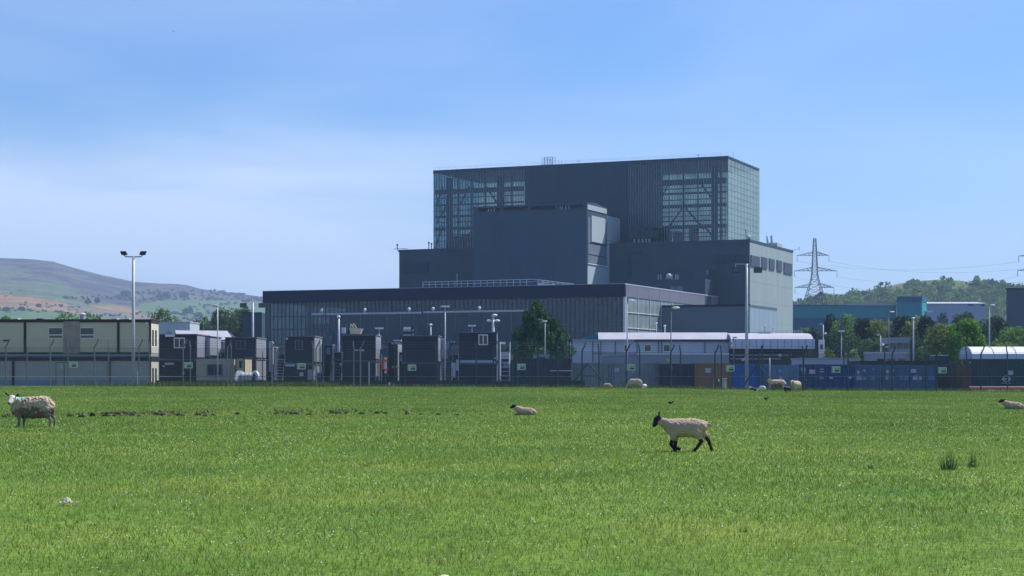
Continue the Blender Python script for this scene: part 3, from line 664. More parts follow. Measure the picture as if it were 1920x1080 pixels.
container(1603, 1653, 684, 155, 'mid', 'door', 'mid blue container with pink notice low on its left door, first of four alike', stickers=((1606.5, 695, 5, 6, 'paper'), (1618, 693, 4, 4, 'paper'), (1605.5, 704.5, 10, 8, 'paperp'), (1618, 708.5, 5, 2.5, 'paper'), (1633, 704, 7, 9, 'pale'), (1634, 691, 5, 3, 'pale')))
container(1655, 1705, 684, 155, 'mid', 'door', 'mid blue container with pink notice behind a dark fence post, second of four alike', stickers=((1661, 694, 5, 6, 'paper'), (1671.5, 692.5, 4, 4, 'paper'), (1658, 704, 7.5, 8, 'paperp'), (1670, 708, 6, 1.5, 'paper'), (1686, 704, 7, 9, 'pale'), (1695, 704, 8, 9, 'pale')))
container(1706.5, 1734, 684.5, 155, 'mid', 'side', 'narrow blue container with a wide grey notice, third of the four blue ones', stickers=((1707.5, 692, 10, 7, 'wall'), (1711, 704.5, 9, 8, 'paper'), (1723, 705.5, 5, 7, 'paper')))
container(1735, 1758, 685, 155, 'mid', 'side', 'narrow plain blue container, last before the rusty brown one', stickers=((1740, 705, 6, 8, 'pale'), (1747, 705, 6, 8, 'pale')))
container(1759, 1776, 683, 156, 'rust', 'side', 'narrow rusty brown container under a green and white fence sign', L=3)
container(1777, 1804, 682, 156, 'slate', 'side', 'dark slate container between the rusty brown one and the brown door', L=5)
container(1806, 1820, 685, 152, 'ochre', 'side', 'narrow brown ochre container left of the dark green one', L=3)
cg = container(1822, 2075, 676, 158, 'dgreen', 'side', 'long dark green container with a round pale emblem under the white arched roof', L=2.44)
# emblem: ring, band and line of small letters, as far as it can be read
D = 157.93; cxm, czm, rr_ = xat(1887, D), zat(710.5, D), .3
m = MB(); n = 20
for i in range(n):
    t0, t1 = 2*math.pi*i/n, 2*math.pi*(i+1)/n
    m.quad(*[(cxm+r_*1.15*math.cos(t), D, czm+r_*math.sin(t)) for r_, t in ((rr_*.72, t0), (rr_, t0), (rr_, t1), (rr_*.72, t1))])
m.box(cxm-.42, cxm+.42, D-.012, D-.002, czm-.06, czm+.05)
for i in range(9): m.box(cxm-.42+i*.095, cxm-.36+i*.095, D-.012, D-.002, czm-.42, czm-.36)
P('emblem', m, K['wall'], cg)
P('notice', MB().box(xat(1889, 158), xat(1899, 158), 157.9, 157.92, zat(703, 158), zat(695, 158)), K['wall'], cg)
container(962, 1071, 672, 150, 'slate', 'side', 'long dark high container in front of the big dark tree', base=SG, stickers=((1031, 694, 42, 2, 'paper'),))
# arched white roof over the green container
wt = thing('arched_roof', 'white arched sheet roof standing above the dark green container', 'canopy', (xat(1850, 162), 162, 1.9))
fr = Fr(xat(1823, 160), 160, R(-3)); n = 10; wd = 6.0; hh = 1.15; z0 = zat(673, 160)
arc = [(wd*(1-math.cos(math.pi*i/n))/2, z0+hh*math.sin(math.pi*i/n)**.75) for i in range(n+1)]
per = MB()
pan = 14
for s in range(pan):
    a0, a1 = s*1.0+.0, s*1.0+.985; m = MB(); n0 = len(m.v)
    for (b, z) in arc: m.v += [fr.p(a0, b, z), fr.p(a1, b, z)]
    for i in range(n): m.f.append((2*i, 2*i+1, 2*i+3, 2*i+2))
    P('roof_sheet', m, M['white'], wt)
m = MB()
for s in range(0, pan+1, 2):
    for i in range(n): m.bar(fr.p(s-.01, arc[i][0], arc[i][1]+.02), fr.p(s-.01, arc[i+1][0], arc[i+1][1]+.02), .05)
P('roof_hoop', m, M['galv'], wt)
m = MB(); m.v = [fr.p(.03, b, z) for b, z in arc]; m.f.append(tuple(range(len(m.v)))); P('end_panel', m, K['wall'], wt)
m = MB().box(-.4, 14, -.1, .1, z0-.25, z0-.01, fr); P('eaves_beam', m, K['brown'], wt)
for i, (xx, w_) in enumerate(((1817, 3), (1861, 2.5))):
    P('hanging_lamp', MB().box(xat(xx, 159), xat(xx+w_, 159), 158.7, 158.9, zat(682, 159), zat(677, 159)), M['white'], wt)
# rust red pipes
for i, (y, z, x0, lab) in enumerate(((138, .16, 1817, 'uppermost long red oxide pipe of the bundle lying by the fence'), (137.5, -.12, 1822, 'nearest long red oxide pipe lying on the ground by the fence'), (138.5, -.12, 1846, 'long red oxide pipe at the back of the bundle by the fence'))):
    t = thing('steel_pipe', lab, 'pipe', (xat(x0, y), y, z), 'red oxide pipes by the fence')
    P('pipe_wall', MB().tube((xat(x0, y), y, z), (xat(x0, y)+12, y+.6, z), .14, k=12, cap=False), K['pipe'], t, smooth=True)
    P('bearer', MB().box(xat(x0, y)+1, xat(x0, y)+1.3, y-.1, y+.2, SG, z-.141), K['rust'], t)
    P('pipe_end', MB().tube((xat(x0, y)+.02, y, z), (xat(x0, y)+.03, y, z), .125, k=12), M['black'], t)
# green tank and things behind the containers
t = thing('water_tank', 'dark green plastic tank with white lids above the blue containers', 'tank', (xat(1765, 165), 165, 1.9))
P('shell', MB().box(xat(1752, 165), xat(1780, 165), 165, 167, zat(681, 165), zat(667, 165)), K['tank'], t)
for a_, b_ in ((1754, 1764), (1767, 1778)): P('lid', MB().box(xat(a_, 165), xat(b_, 165), 164.9, 167, zat(666.9, 165), zat(665.2, 165)), M['white'], t)
P('stand', MB().box(xat(1753, 165), xat(1779, 165), 165.2, 166.8, SG, zat(681.1, 165)), M['steel'], t)
for a_, b_, yt, yb, D, mt, nm, lab, ct in (
    (1502, 1612, 671, 683, 175, 'wall', 'long_shed', 'long pale grey flat roofed shed behind the navy and deep blue containers', 'shed'),
    (1642, 1700, 660, 676, 182, 'wall2', 'site_hut', 'low grey hut behind the mid blue containers', 'hut'),
    (1613, 1760, 676.5, 683, 165, 'brown', 'storage_rack', 'long low dark rack behind the mid blue containers', 'rack'),
    (1668, 1706, 633, 660, 240, 'wall2', 'small_building', 'small grey building among the trees behind the containers', 'building')):
    x0, x1 = xat(a_, D), xat(b_, D); t = thing(nm, lab, ct, ((x0+x1)/2, D, SG))
    P('wall', MB().box(x0, x1, D, D+6, SG, zat(yt, D)-.15), K[mt], t)
    P('roof', MB().box(x0-.1, x1+.1, D-.1, D+6.1, zat(yt, D)-.15, zat(yt, D)), K['lav' if mt != 'brown' else 'brown'], t)
    if nm != 'storage_rack':
        for q in range(3): xx = x0+(x1-x0)*(q+.5)/3; P('window', MB().box(xx-.4, xx+.4, D-.03, D-.003, zat(yt, D)-1.5, zat(yt, D)-.7), M['win'], t)
# brick red chimney-like stack of crates
t = thing('red_stack', 'small rust red and white plant stack left of the street lamp pole', 'plant', (xat(1664, 235), 235, SG)); P('casing', MB().box(xat(1660, 235), xat(1668, 235), 235, 237, SG, zat(645, 235)), K['rust'], t); P('band', MB().box(xat(1660.5, 235), xat(1667.5, 235), 234.9, 234.99, zat(652, 235), zat(649, 235)), M['white'], t)
# ------------------------------------------------------------------ long grey workshop
D = 235
ws = thing('workshop', 'long pale grey single storey workshop with light sheet roof right of the dark tree', 'building', (xat(1220, D), D, SG))
X = lambda p: xat(p, D); Z = lambda y: zat(y, D)
P('wall', MB().box(X(1073), X(1366), D, D+11, SG, Z(640)), K['wall'], ws)
m = MB().prismv([(-.6+D, Z(640)), (-.6+D, Z(636.5)), (D+1.2, Z(636.5)), (D+11, Z(640))], X(1064), X(1200)); m2 = MB()
P('roof_edge', m, K['wall2'], ws)
P('roof', MB().prismv([(D-.5, Z(636.3)), (D+1.5, Z(623)), (D+9, Z(621)), (D+11, Z(636.3))], X(1122), X(1366)), K['lav'], ws)
P('roof_ramp', MB().prism([(X(1098), Z(632)), (X(1122), Z(623.5)), (X(1122), Z(636.3)), (X(1098), Z(636.3))], D+1, D+9), K['teald'], ws)
P('eaves', MB().box(X(1188), X(1366), D-.62, D+.3, Z(640.5), Z(636.4)), K['slate'], ws)
for px in (1047, 1053, 1058, 1063.5, 1069): P('porch_column', MB().box(X(px), X(px+2), D-.3, D+.1, SG, Z(640)), K['wall'], ws)
P('porch_roof', MB().box(X(1044), X(1072.8), D-.6, D+8, Z(640), Z(636.6)), K['wall2'], ws)
P('porch_recess', MB().box(X(1045), X(1072.8), D+.5, D+8, SG, Z(640.01)), K['slate'], ws)
for p0, p1 in ((1171, 1178), (1209, 1220), (1244.5, 1255.5)):
    w_ = P('window', MB().box(X(p0-1.2), X(p1+1.2), D-.06, D-.003, Z(660), Z(645.5)), M['white'], ws); P('pane', MB().box(X(p0), X(p1), D-.08, D-.061, Z(658.5), Z(647)), M['win'], w_)
P('panel_door', MB().box(X(1278), X(1317), D-.15, D-.003, Z(661), Z(641)), K['wall'], ws); 
for px in (1111, 1126, 1153, 1194, 1234, 1240, 1321): P('downpipe', MB().box(X(px), X(px+1.2), D-.12, D-.004, SG, Z(640)), K['slate'], ws)
P('plinth_band', MB().box(X(1113), X(1366), D-.1, D-.004, Z(664), Z(661)), K['wall2'], ws)
# curved right-hand bay
b2 = thing('loading_bay', 'pale curved roofed loading bay with dark open underside right of the workshop', 'building', (xat(1445, D), D, SG))
P('roof', MB().prismv([(D-3.2, Z(654.5)), (D-3.3, Z(646)), (D-2.6, Z(637)), (D-1.2, Z(629)), (D+1, Z(625)), (D+9, Z(622)), (D+9, Z(654.5))], X(1366.5), X(1519)), K['lav'], b2)
P('lower_face', MB().box(X(1366.5), X(1519.5), D-3.45, D-3.31, Z(654.5), Z(636.5)), K['wall'], b2)
m = MB()
for k in range(12): px = 1372+k*13; m.box(X(px), X(px)+.08, D-3.5, D-3.451, Z(654), Z(637))
P('roof_rib', m, K['wall2'], b2)
P('back_wall', MB().box(X(1366.5), X(1515), D+2, D+9, SG, Z(654.6)), K['slate'], b2)
for k in range(5): P('column', MB().box(X(1372+k*34), X(1373.5+k*34), D-2.9, D-2.5, SG, Z(654.6)), K['slate'], b2)
m = MB()
m.bar((X(1366), D-2, Z(666)), (X(1480), D-2, Z(666)), .12).bar((X(1366), D-2, Z(673)), (X(1460), D-2, Z(673)), .12)
P('pipe', m, M['galv'], b2)
for px, y in ((1386, 676), (1391, 674), (1455, 668), (1489, 679)): P('switch_box', MB().box(X(px), X(px+5), D-2.4, D-2.1, Z(y+1), Z(y-4)), M['white'], b2)
m = MB()
for k in range(13): px = 1427+k*7; m.bar((X(px), D+3, Z(625)), (X(px), D+3, Z(619.5)), .06)
m.bar((X(1427), D+3, Z(619.5)), (X(1511), D+3, Z(619.5)), .07); P('handrail', m, M['galv'], b2)
P('roof_box', MB().box(X(1428), X(1448), D+1, D+4, Z(624.5), Z(621.8)), K['lav'], b2)
# near low roofed shed
D = 205
sh = thing('low_shed', 'long low grey shed with bright white sloping roof edge in front of the workshop', 'shed', (xat(1250, D), D, SG))
P('wall', MB().box(xat(1196, D), xat(1367, D), D, D+5, SG, zat(665.2, D)), K['wall2'], sh)
P('sloping_wing', MB().prism([(xat(1128, D), SG), (xat(1128, D), zat(669, D)), (xat(1195.8, D), zat(665.2, D)), (xat(1195.8, D), SG)], D+.1, D+5), K['wall2'], sh)
P('roof_edge', MB().box(xat(1194, D), xat(1367, D), D-.15, D+5, zat(665.1, D), zat(662, D)), M['white'], sh)
P('wing_edge', MB().prism([(xat(1128, D), zat(668.9, D)), (xat(1128, D), zat(666.5, D)), (xat(1193.8, D), zat(662, D)), (xat(1193.8, D), zat(665, D))], D-.05, D+5), K['lav'], sh)
P('meter_box', MB().box(xat(1249.5, D), xat(1255, D), D-.3, D-.01, zat(678, D), zat(671.5, D)), K['cream'], sh)
D = 240
kb = thing('gatehouse', 'small dark and white kiosk with one window at the right end of the loading bay', 'kiosk', (xat(1535, D), D, SG))
P('wall', MB().box(xat(1523, D), xat(1534.5, D), D, D+4, SG, zat(637, D)), K['cabin'], kb); P('front', MB().box(xat(1534.6, D), xat(1545.5, D), D-.3, D+4, SG, zat(637, D)), M['white'], kb); P('window', MB().box(xat(1537.5, D), xat(1542.5, D), D-.36, D-.301, zat(655, D), zat(646, D)), M['win'], kb)
# ------------------------------------------------------------------ far buildings on the right
D = 520; tb = thing('teal_building', 'long teal sheet clad building with a taller block at its right end', 'building', (xat(1620, D), D, SG))
X = lambda p: xat(p, D); Z = lambda y: zat(y, D)
P('wall', MB().box(X(1470), X(1680), D, D+30, SG, Z(573)), K['teal'], tb); P('roof_edge', MB().box(X(1586), X(1680), D-.6, D+30, Z(572.9), Z(569)), K['lav'], tb); P('roof_edge', MB().box(X(1470), X(1585.8), D-.3, D+30, Z(572.9), Z(571.5)), K['teald'], tb)
P('lower_wall', MB().box(X(1470), X(1680), D-.3, D-.01, SG, Z(596)), K['teald'], tb)
frt = Fr(X(1721), D-5, math.atan2(-.3907, .9205)); P('tower_block', MB().box(-7.2, 0, 0, 8, SG, Z(557)-.2, frt), K['teal'], tb); P('tower_cap', MB().box(-7.3, .1, -.1, 8.1, Z(567), Z(557), frt), K['teald'], tb)
P('canopy', MB().box(X(1736), X(1748), D-1, D+5, Z(585), Z(583)), M['white'], tb)
D = 560; X = lambda p: xat(p, D); Z = lambda y: zat(y, D); gs = thing('grey_shed', 'long pale mauve grey shed with light roof right of the teal building', 'shed', (xat(1790, D), D, SG))
P('wall', MB().box(X(1737), X(1848), D, D+24, SG, Z(570)), mat('mauve_grey_sheet', (.33, .36, .47), .6, .06, .2), gs); P('roof', MB().prismv([(D-.5, Z(570)), (D-.5, Z(569)), (D+12, Z(563.5)), (D+24, Z(570))], X(1736), X(1849)), K['lav'], gs)
P('door', MB().box(X(1815), X(1825), D-.1, D-.01, Z(573), Z(570.5)), K['slate'], gs); P('window', MB().box(X(1840), X(1846), D-.1, D-.01, Z(574), Z(569.8+1)), K['slate'], gs)
D = 450; X = lambda p: xat(p, D); Z = lambda y: zat(y, D); db = thing('dark_building', 'plain dark blue building cut off by the right edge of the picture', 'building', (xat(1910, D), D, SG))
fd = Fr(X(1887), D, math.atan2(-.3907, .9205)); P('wall', MB().box(0, 30, 0, 30, SG, Z(541), fd), M['clad'], db); P('parapet', MB().box(-.1, 30, -.3, -.01, Z(543), Z(540.5), fd), M['fascia'], db)
# ------------------------------------------------------------------ cabins on the left
def cabin(px0, px1, yt, yb, D, L, label, mk='cabin', side='cabside_lit', windows=(), extras=(), group='dark site office cabins', name='office_cabin', win_frame='white'):
    x0, x1, z1 = xat(px0, D), xat(px1, D), zat(yt, D); z0 = zat(yb, D) if yb < 716 else SG
    t = thing(name, label, 'cabin', ((x0+x1)/2, D, z0), group)
    P('wall', MB().box(x0+.02, x1-.15, D, D+L, z0+.02, z1-.1), K[mk], t)
    n = max(2, int(L/1.25)); m = MB()
    for i in range(n): w = L/n; P('side_panel', MB().box(x1-.149, x1-.05, D+i*w+.03, D+(i+1)*w-.03, z0+.1, z1-.14), K[side], t)  # side sheets coloured paler than the front to look sunlit
    P('roof', MB().box(x0, x1, D-.04, D+L+.04, z1-.1, z1), M['galvd'] if mk == 'cabin' else K['brown'], t)
    P('floor_rail', MB().box(x0, x1-.14, D-.03, D-.002, z0+.03, z0+.2), K['slate'], t)
    n = max(2, int((x1-x0)/1.2))
    for i in range(n+1): xx = x0+.03+(x1-x0-.2)*i/n; P('wall_batten', MB().box(xx-.03, xx+.03, D-.022, D-.003, z0+.21, z1-.12), K[mk], t)
    for (a, b, c, d, kind) in windows:
        xa, xb, za, zb = xat(a, D), xat(b, D), zat(d, D), zat(c, D)
        f = P('window', MB().box(xa, xb, D-.06, D-.023, za, zb), M['white'] if kind == 'w' else M['galvd'], t)
        if kind == 'w': P('pane', MB().box(xa+.09, (xa+xb)/2-.05, D-.08, D-.061, za+.09, zb-.09).box((xa+xb)/2+.05, xb-.09, D-.08, D-.061, za+.09, zb-.09), M['win'], f)
        elif kind == 'o': P('pane', MB().box(xa+.09, xb-.09, D-.08, D-.061, za+(zb-za)*.34, zb-.07).box(xa+.09, xb-.09, D-.08, D-.061, za+.07, za+(zb-za)*.28), M['win'], f)
        else: P('pane', MB().box(xa+.1, (xa+xb)/2-.03, D-.08, D-.061, za+.08, zb-.08).box((xa+xb)/2+.03, xb-.1, D-.08, D-.061, za+.08, zb-.08), K['slate'], f)
    for (a, b, c, d, mk2, nm) in extras: P(nm, MB().box(xat(a, D), xat(b, D), D-.1, D-.024, zat(d, D), zat(c, D)), K.get(mk2) or M[mk2], t)
    return t
# cream two storey block, far left
D = 145; X = lambda p: xat(p, D); Z = lambda y: zat(y, D)
for yt, yb, mk, lab in ((600, 664, 'cream', 'upper floor of the cream two storey cabin block with two windows and a plywood panel'), (672, 730, 'creamlow', 'lower floor of the cream two storey cabin block with a single grey door')):
    zt = Z(yt); z0 = Z(yb) if yb < 700 else SG
    t = thing('cream_cabin', lab, 'cabin', (X(140), D, z0), 'cream cabin block at the far left')
    x0, x1 = X(-210), X(282.5)
    P('wall', MB().box(x0, x1-.02, D, D+3.2, z0, zt-.2), K[mk], t)
    P('roof_trim' if yt == 600 else 'top_trim', MB().box(x0-.05, x1+.08, D-.08, D+3.3, zt-.2, zt+(.06 if yt == 600 else .16)), K['brown'], t)
    P('base_trim', MB().box(x0, x1+.02, D-.05, D-.003, z0+.0, z0+.15), K['brown'], t)
    if yt == 600: P('floor_beam', MB().box(x0, x1+.01, D+.02, D+3.1, Z(671.4), z0-.002), K['wall2'], t)
    for px in (-128, 47, 222) if yt == 600 else (-150, 25, 205): P('joint_post', MB().box(X(px)-.1, X(px)+.1, D-.07, D-.003, z0+.16, zt-.21), K['brown'], t)
    e = P('end_wall', MB().box(x1-.019, x1+.02, D+.1, D+3.15, z0+.1, zt-.21), mat('pale_cream_end', (.62, .58, .45), .6, .08, 1), t)
    for yy in (D+.5, D+1.7): P('end_window', MB().box(x1+.021, x1+.04, yy, yy+.6, z0+.7, zt-.8), M['win'], t)
    P('corner_post', MB().box(x1-.12, x1+.03, D-.06, D+.099, z0, zt-.201), K['brown'], t)
    if yt == 600:
        for a, b in ((91, 118), (150, 177)):
            f = P('window', MB().box(X(a), X(b), D-.05, D-.003, Z(634.5), Z(614)), M['white'], t); P('pane', MB().box(X(a+1.3), X(b-1.3), D-.07, D-.051, Z(627), Z(615.3)).box(X(a+1.3), X(b-1.3), D-.07, D-.051, Z(633.3), Z(629)), M['win'], f)
        P('plywood_panel', MB().box(X(119.5), X(149.5), D-.09, D-.003, Z(663), Z(602.5)), K['ply'], t)
        m = MB().tube((X(149), D+1, zt), (X(149), D+1, zt+.5), .22, k=10).tube((X(149), D+1, zt+.5), (X(149), D+1, zt+.62), .3, .15, k=10); P('roof_vent', m, M['galv'], t, smooth=False)
        P('vent_grille', MB().box(X(6), X(16), D-.05, D-.003, Z(640), Z(637)), K['brown'], t); P('wall_lamp', MB().box(X(274), X(278), D-.2, D-.003, Z(608), Z(604.5)), M['white'], t)
        for px in (18, 62, 205, 228): P('roof_light', MB().box(X(px), X(px+9), D+1, D+2, zt+.061, zt+.16), M['white'] if px != 62 else M['black'], t)
    else:
        f = P('door', MB().box(X(105), X(127), D-.06, D-.003, SG+.05, Z(679)), K['brown'], t); P('door_leaf', MB().box(X(106), X(120), D-.09, D-.061, SG+.1, Z(680)).box(X(121.5), X(126.5), D-.09, D-.061, SG+.1, Z(680)), K['creamlow'], f)
        P('notice', MB().box(X(113), X(119), D-.11, D-.091, Z(691.5), Z(684)), K['paper'], t)
        P('skirt', MB().box(x0, x1-.3, D-.04, D-.003, SG+.16, Z(712)), K['wall2'], t)
# dark two-storey stacks
cabin(299, 371, 626, 673, 152, 6, 'upper dark cabin with a white framed window, next to the cream block', windows=((326, 347, 633, 653, 'w'),), extras=((310, 328, 627, 631.5, 'white', 'nameplate'),))
cabin(299, 371, 673.5, 725, 152, 6, 'lower dark cabin with a green and white sign in front, next to the cream block', extras=((309, 326, 680, 684, 'paper', 'nameplate'), (305, 309, 685, 688, 'paper', 'nameplate'), (342, 346, 697, 703, 'paper', 'notice')))
cabin(373, 395, 630, 668, 156, 6, 'pale sided upper cabin with two dark doors above the small cream cabin', mk='cabside_lit', side='cabside_lit', extras=((381, 384, 632, 668, 'cabin', 'door'), (385, 393, 632, 668, 'wall2', 'door')))  # front takes the sunlit side colour as well
cabin(422, 482, 632, 672, 153, 6, 'upper dark cabin with a dull window, right of the small cream cabin', windows=((442, 461, 638, 655, 'd'),))
cabin(462, 482, 672.5, 725, 153, 6, 'lower narrow dark cabin behind the white cable drum')
cabin(535, 591, 629.5, 680, 153, 6, 'upper dark cabin with a grey window beside the left metal staircase', windows=((553, 568, 637, 656, 'd'),), extras=((536, 540, 633, 637, 'paper', 'vent'),))
cabin(529, 591, 682.5, 725, 153, 6, 'lower dark cabin with a nameplate, white notice and pale door', extras=((535.5, 553, 683.5, 687, 'paper', 'nameplate'), (562, 569, 698, 705, 'paper', 'notice'), (577, 588, 693, 712, 'wall2', 'door'), (588, 589.5, 695, 711, 'white', 'door_handle')))
cabin(642, 706, 627, 675, 155, 6, 'upper dark cabin with antenna masts on its roof', extras=((666, 671, 655, 658, 'paper', 'nameplate'), (673, 683, 655, 658.5, 'paper', 'nameplate')))
cabin(642, 706, 676, 725, 155, 6, 'lower dark cabin left of the orange and white barriers', extras=((637, 641, 681, 685, 'paper', 'notice'),))
cabin(728, 747, 641, 725, 160, 6, 'narrow dark tall cabin right of the orange and white barriers', extras=((735, 747, 686, 690, 'paper', 'nameplate'),))
cabin(754, 823, 628.5, 679, 154, 6, 'upper plain dark cabin with a white rimmed roof, fourth stack from the left')
cabin(754, 823, 679.5, 725, 154, 6, 'lower plain dark cabin with a green and white sign in front')
cabin(861, 933, 622, 677, 154, 6, 'upper dark cabin with a white framed window below the triple lamp', windows=((897, 915, 627, 647, 'w'),))
cabin(861, 933, 681, 725, 154, 6, 'lower dark cabin with a pale strip along its top, left of the white staircase', extras=((863, 926, 675.5, 680, 'wall', 'pale_strip'), (926, 930, 670, 673, 'paper', 'notice')))
# roof trim pieces in white along three stacks
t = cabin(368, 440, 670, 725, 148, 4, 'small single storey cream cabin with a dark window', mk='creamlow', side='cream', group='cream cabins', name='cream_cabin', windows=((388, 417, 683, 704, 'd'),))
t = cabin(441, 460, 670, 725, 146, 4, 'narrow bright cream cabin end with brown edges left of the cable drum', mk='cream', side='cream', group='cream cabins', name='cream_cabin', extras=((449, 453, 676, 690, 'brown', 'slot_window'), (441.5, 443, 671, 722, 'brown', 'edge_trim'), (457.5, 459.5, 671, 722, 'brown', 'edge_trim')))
# sheds behind
D = 262; gs = thing('grey_store', 'pale grey flat walled store behind the cream cabin block', 'shed', (xat(325, D), D, SG)); P('wall', MB().box(xat(285, D), xat(356, D), D, D+8, SG, zat(605, D)), M['lite'], gs); P('roof_edge', MB().box(xat(285, D), xat(357, D), D-.1, D+8, zat(604.9, D), zat(603, D)), K['lav'], gs)
D = 245; ws2 = thing('white_roofed_shed', 'pitched shed with a pale sheet roof behind the first dark cabins', 'shed', (xat(370, D), D, SG))
P('wall', MB().box(xat(298, D), xat(438, D), D, D+8, SG, zat(636, D)), K['wall2'], ws2)
P('roof', MB().quad((xat(334, D), D-.3, zat(637, D)), (xat(439, D), D-.3, zat(637, D)), (xat(417, D), D+4, zat(619, D)), (xat(318, D), D+4, zat(618, D))).quad((xat(318, D), D+4, zat(618, D)), (xat(417, D), D+4, zat(619, D)), (xat(435, D), D+8, zat(637, D)), (xat(320, D), D+8, zat(637, D))), K['lav'], ws2)
P('gable', MB().quad((xat(296, D), D-.35, zat(637, D)), (xat(334, D), D-.35, zat(637, D)), (xat(318, D), D-.35, zat(619, D))), K['wall2'], ws2)
# stairs, towers of steps
def stair(px0, px1, yt, D, n, label, mt='galvd', group='metal staircases between the cabins'):
    x0, x1, zt = xat(px0, D), xat(px1, D), zat(yt, D)
    t = thing('metal_staircase', label, 'staircase', ((x0+x1)/2, D, SG), group)
    for x in (x0, x1): P('stringer', MB().bar((x, D, SG), (x, D+2.2, zt-1.0), .07), M[mt], t)
    me = MB().box(0, x1-x0-.1, 0, .25, 0, .05).mesh('tread', M[mt])
    for i in range(n): z = SG+(zt-1.0-SG)*(i+1)/n; inst('tread', me, t, (x0+.05, D+2.2*(i+.5)/n, z-.05))
    P('landing', MB().box(x0-.1, x1+.1, D+2.25, D+3.4, zt-1.1, zt-1.0), M[mt], t)
    for x in (x0-.06, x1+.06): P('handrail', MB().bar((x, D, SG+1), (x, D+2.3, zt), .05).bar((x, D+2.3, zt), (x, D+3.4, zt), .05).bar((x, D+2.3, zt-1), (x, D+2.3, zt), .05).bar((x, D+3.4, zt-1), (x, D+3.4, zt), .05), M[mt], t)
    return t
stair(514, 528, 651, 152, 12, 'metal staircase left of the cabin with the grey window', 'galv')
stair(620, 638, 652, 153, 10, 'metal staircase between the third and fourth dark cabin stacks')
stair(829, 846, 655, 152, 11, 'metal staircase beside the tall thin lamp post between dark cabins')
stair(939, 955, 641, 152, 9, 'white metal staircase left of the long dark container', 'white')
# pale vertical clutter between stacks
def clutter(items, D, name, label, cat):
    x0 = xat(items[0][0], D); t = thing(name, label, cat, (x0, D, SG))
    for (a, b, c, d, mk, nm) in items: P(nm, MB().box(xat(a, D), xat(b, D), D, D+.35, max(SG, zat(d, D)), zat(c, D)), K.get(mk) or M[mk], t)
    return t
clutter(((504, 512, 642, 697, 'wall', 'panel'), (505, 511, 640, 642, 'white', 'cap')), 157, 'duct_riser', 'pale vertical duct left of the left metal staircase', 'duct')
clutter(((594, 597, 636, 725, 'wall2', 'panel'), (599, 601, 640, 725, 'wall', 'panel'), (603, 606, 645, 690, 'cabin', 'panel')), 157, 'panel_stack', 'upright grey panels right of the cabin with the nameplate', 'panels')
clutter(((825, 834, 634, 672, 'wall', 'sheet'), (836, 841, 640, 671, 'wall2', 'sheet'), (845, 853, 640, 642, 'white', 'bar')), 159, 'panel_stack', 'pale sheets standing behind the middle staircase', 'panels')
clutter(((846, 854, 680, 708, 'wall', 'box'), (855, 860, 674, 695, 'paper', 'box')), 153, 'crate_stack', 'grey boxes between the middle staircase and the fifth dark cabin', 'boxes')
clutter(((937, 948, 641, 645, 'white', 'roof'), (938, 956, 660, 672, 'wall', 'screen'), (957, 962, 664, 675, 'ply', 'box')), 157, 'covered_landing', 'white roofed landing at the top of the white staircase', 'landing')
clutter(((640, 647, 614, 625, 'wall', 'box'), (652, 655, 619, 626, 'black', 'motor')), 160, 'roof_unit', 'pale box unit on the roof of the cabin with antenna masts', 'roof unit')
m = MB(); D = 160; X = lambda p: xat(p, D); Z = lambda y: zat(y, D)
t = thing('loader_bucket', 'cream framed skip shaped hopper on the cabin roof with antenna masts', 'hopper', (X(668), D, Z(626)))
m.prism([(X(657), Z(626)), (X(655), Z(614.5)), (X(679), Z(616)), (X(675), Z(626))], D, D+1.2); P('bin', m, K['cream'], t)
m = MB()
for a, b, c, d in ((657, 615, 657, 607), (657, 607, 662, 615), (662, 606, 668, 615), (662, 606, 661, 615)): m.bar((X(a), D+.3, Z(b)), (X(c), D+.3, Z(d)), .07)
P('frame', m, K['cream'], t)
t = thing('roof_plate', 'white flat plate on the narrow dark cabin near the orange barriers', 'plate', (xat(745, 158), 158, 2.3)); P('plate', MB().box(xat(737, 158), xat(752, 158), 158, 159, zat(639.5, 158), zat(637, 158)), M['white'], t); P('louvre', MB().box(xat(734, 158), xat(752, 158), 158, 159, zat(645, 158), zat(641.5, 158)), M['galv'], t)
t = thing('tarpaulin', 'blue sheet hanging above the orange and white barriers', 'sheet', (xat(720, 157), 157, SG)); P('cloth', MB().box(xat(713, 157), xat(727, 157), 157, 157.1, zat(666, 157), zat(655.5, 157)), K['bluep'], t); P('pole', MB().bar((xat(713, 157), 157.05, SG), (xat(713, 157), 157.05, zat(655, 157)), .06).bar((xat(727, 157), 157.05, SG), (xat(727, 157), 157.05, zat(655, 157)), .06), M['galvd'], t)
D = 151; X = lambda p: xat(p, D); Z = lambda y: zat(y, D)
t = thing('striped_barrier', 'bright white and orange striped upright barrier standing between dark cabins', 'barrier', (X(723), D, SG))
for k in range(7): P('stripe', MB().box(X(720.8), X(724.4), D, D+.25, Z(674+k*4.3), Z(670+k*4.3)), M['white'] if k % 2 == 0 or k == 3 else K['orangeb'], t)
P('foot', MB().box(X(719), X(727), D-.1, D+.5, SG, SG+.2), M['black'], t); P('stem', MB().box(X(722), X(723.2), D+.05, D+.2, SG+.2, Z(700)), M['galvd'], t)
t = thing('striped_barrier', 'orange sloping barrier boards left of the bright striped upright', 'barrier', (X(716), D+1, SG))
P('board', MB().prism([(X(712.5), Z(690)), (X(718.5), Z(674)), (X(720), Z(676)), (X(719), Z(690))], D+1, D+1.1), K['orangeb'], t); P('board', MB().box(X(712.5), X(726), D+.9, D+1, Z(692), Z(689.5)), K['orangeb'], t)
for px in (709, 713): P('post', MB().box(X(px), X(px+1.1), D+1.15, D+1.25, SG if px == 713 else Z(683), Z(663)), K['paperp'], t)
P('foot', MB().box(X(712), X(726), D+.8, D+1.4, SG, SG+.15), M['black'], t)
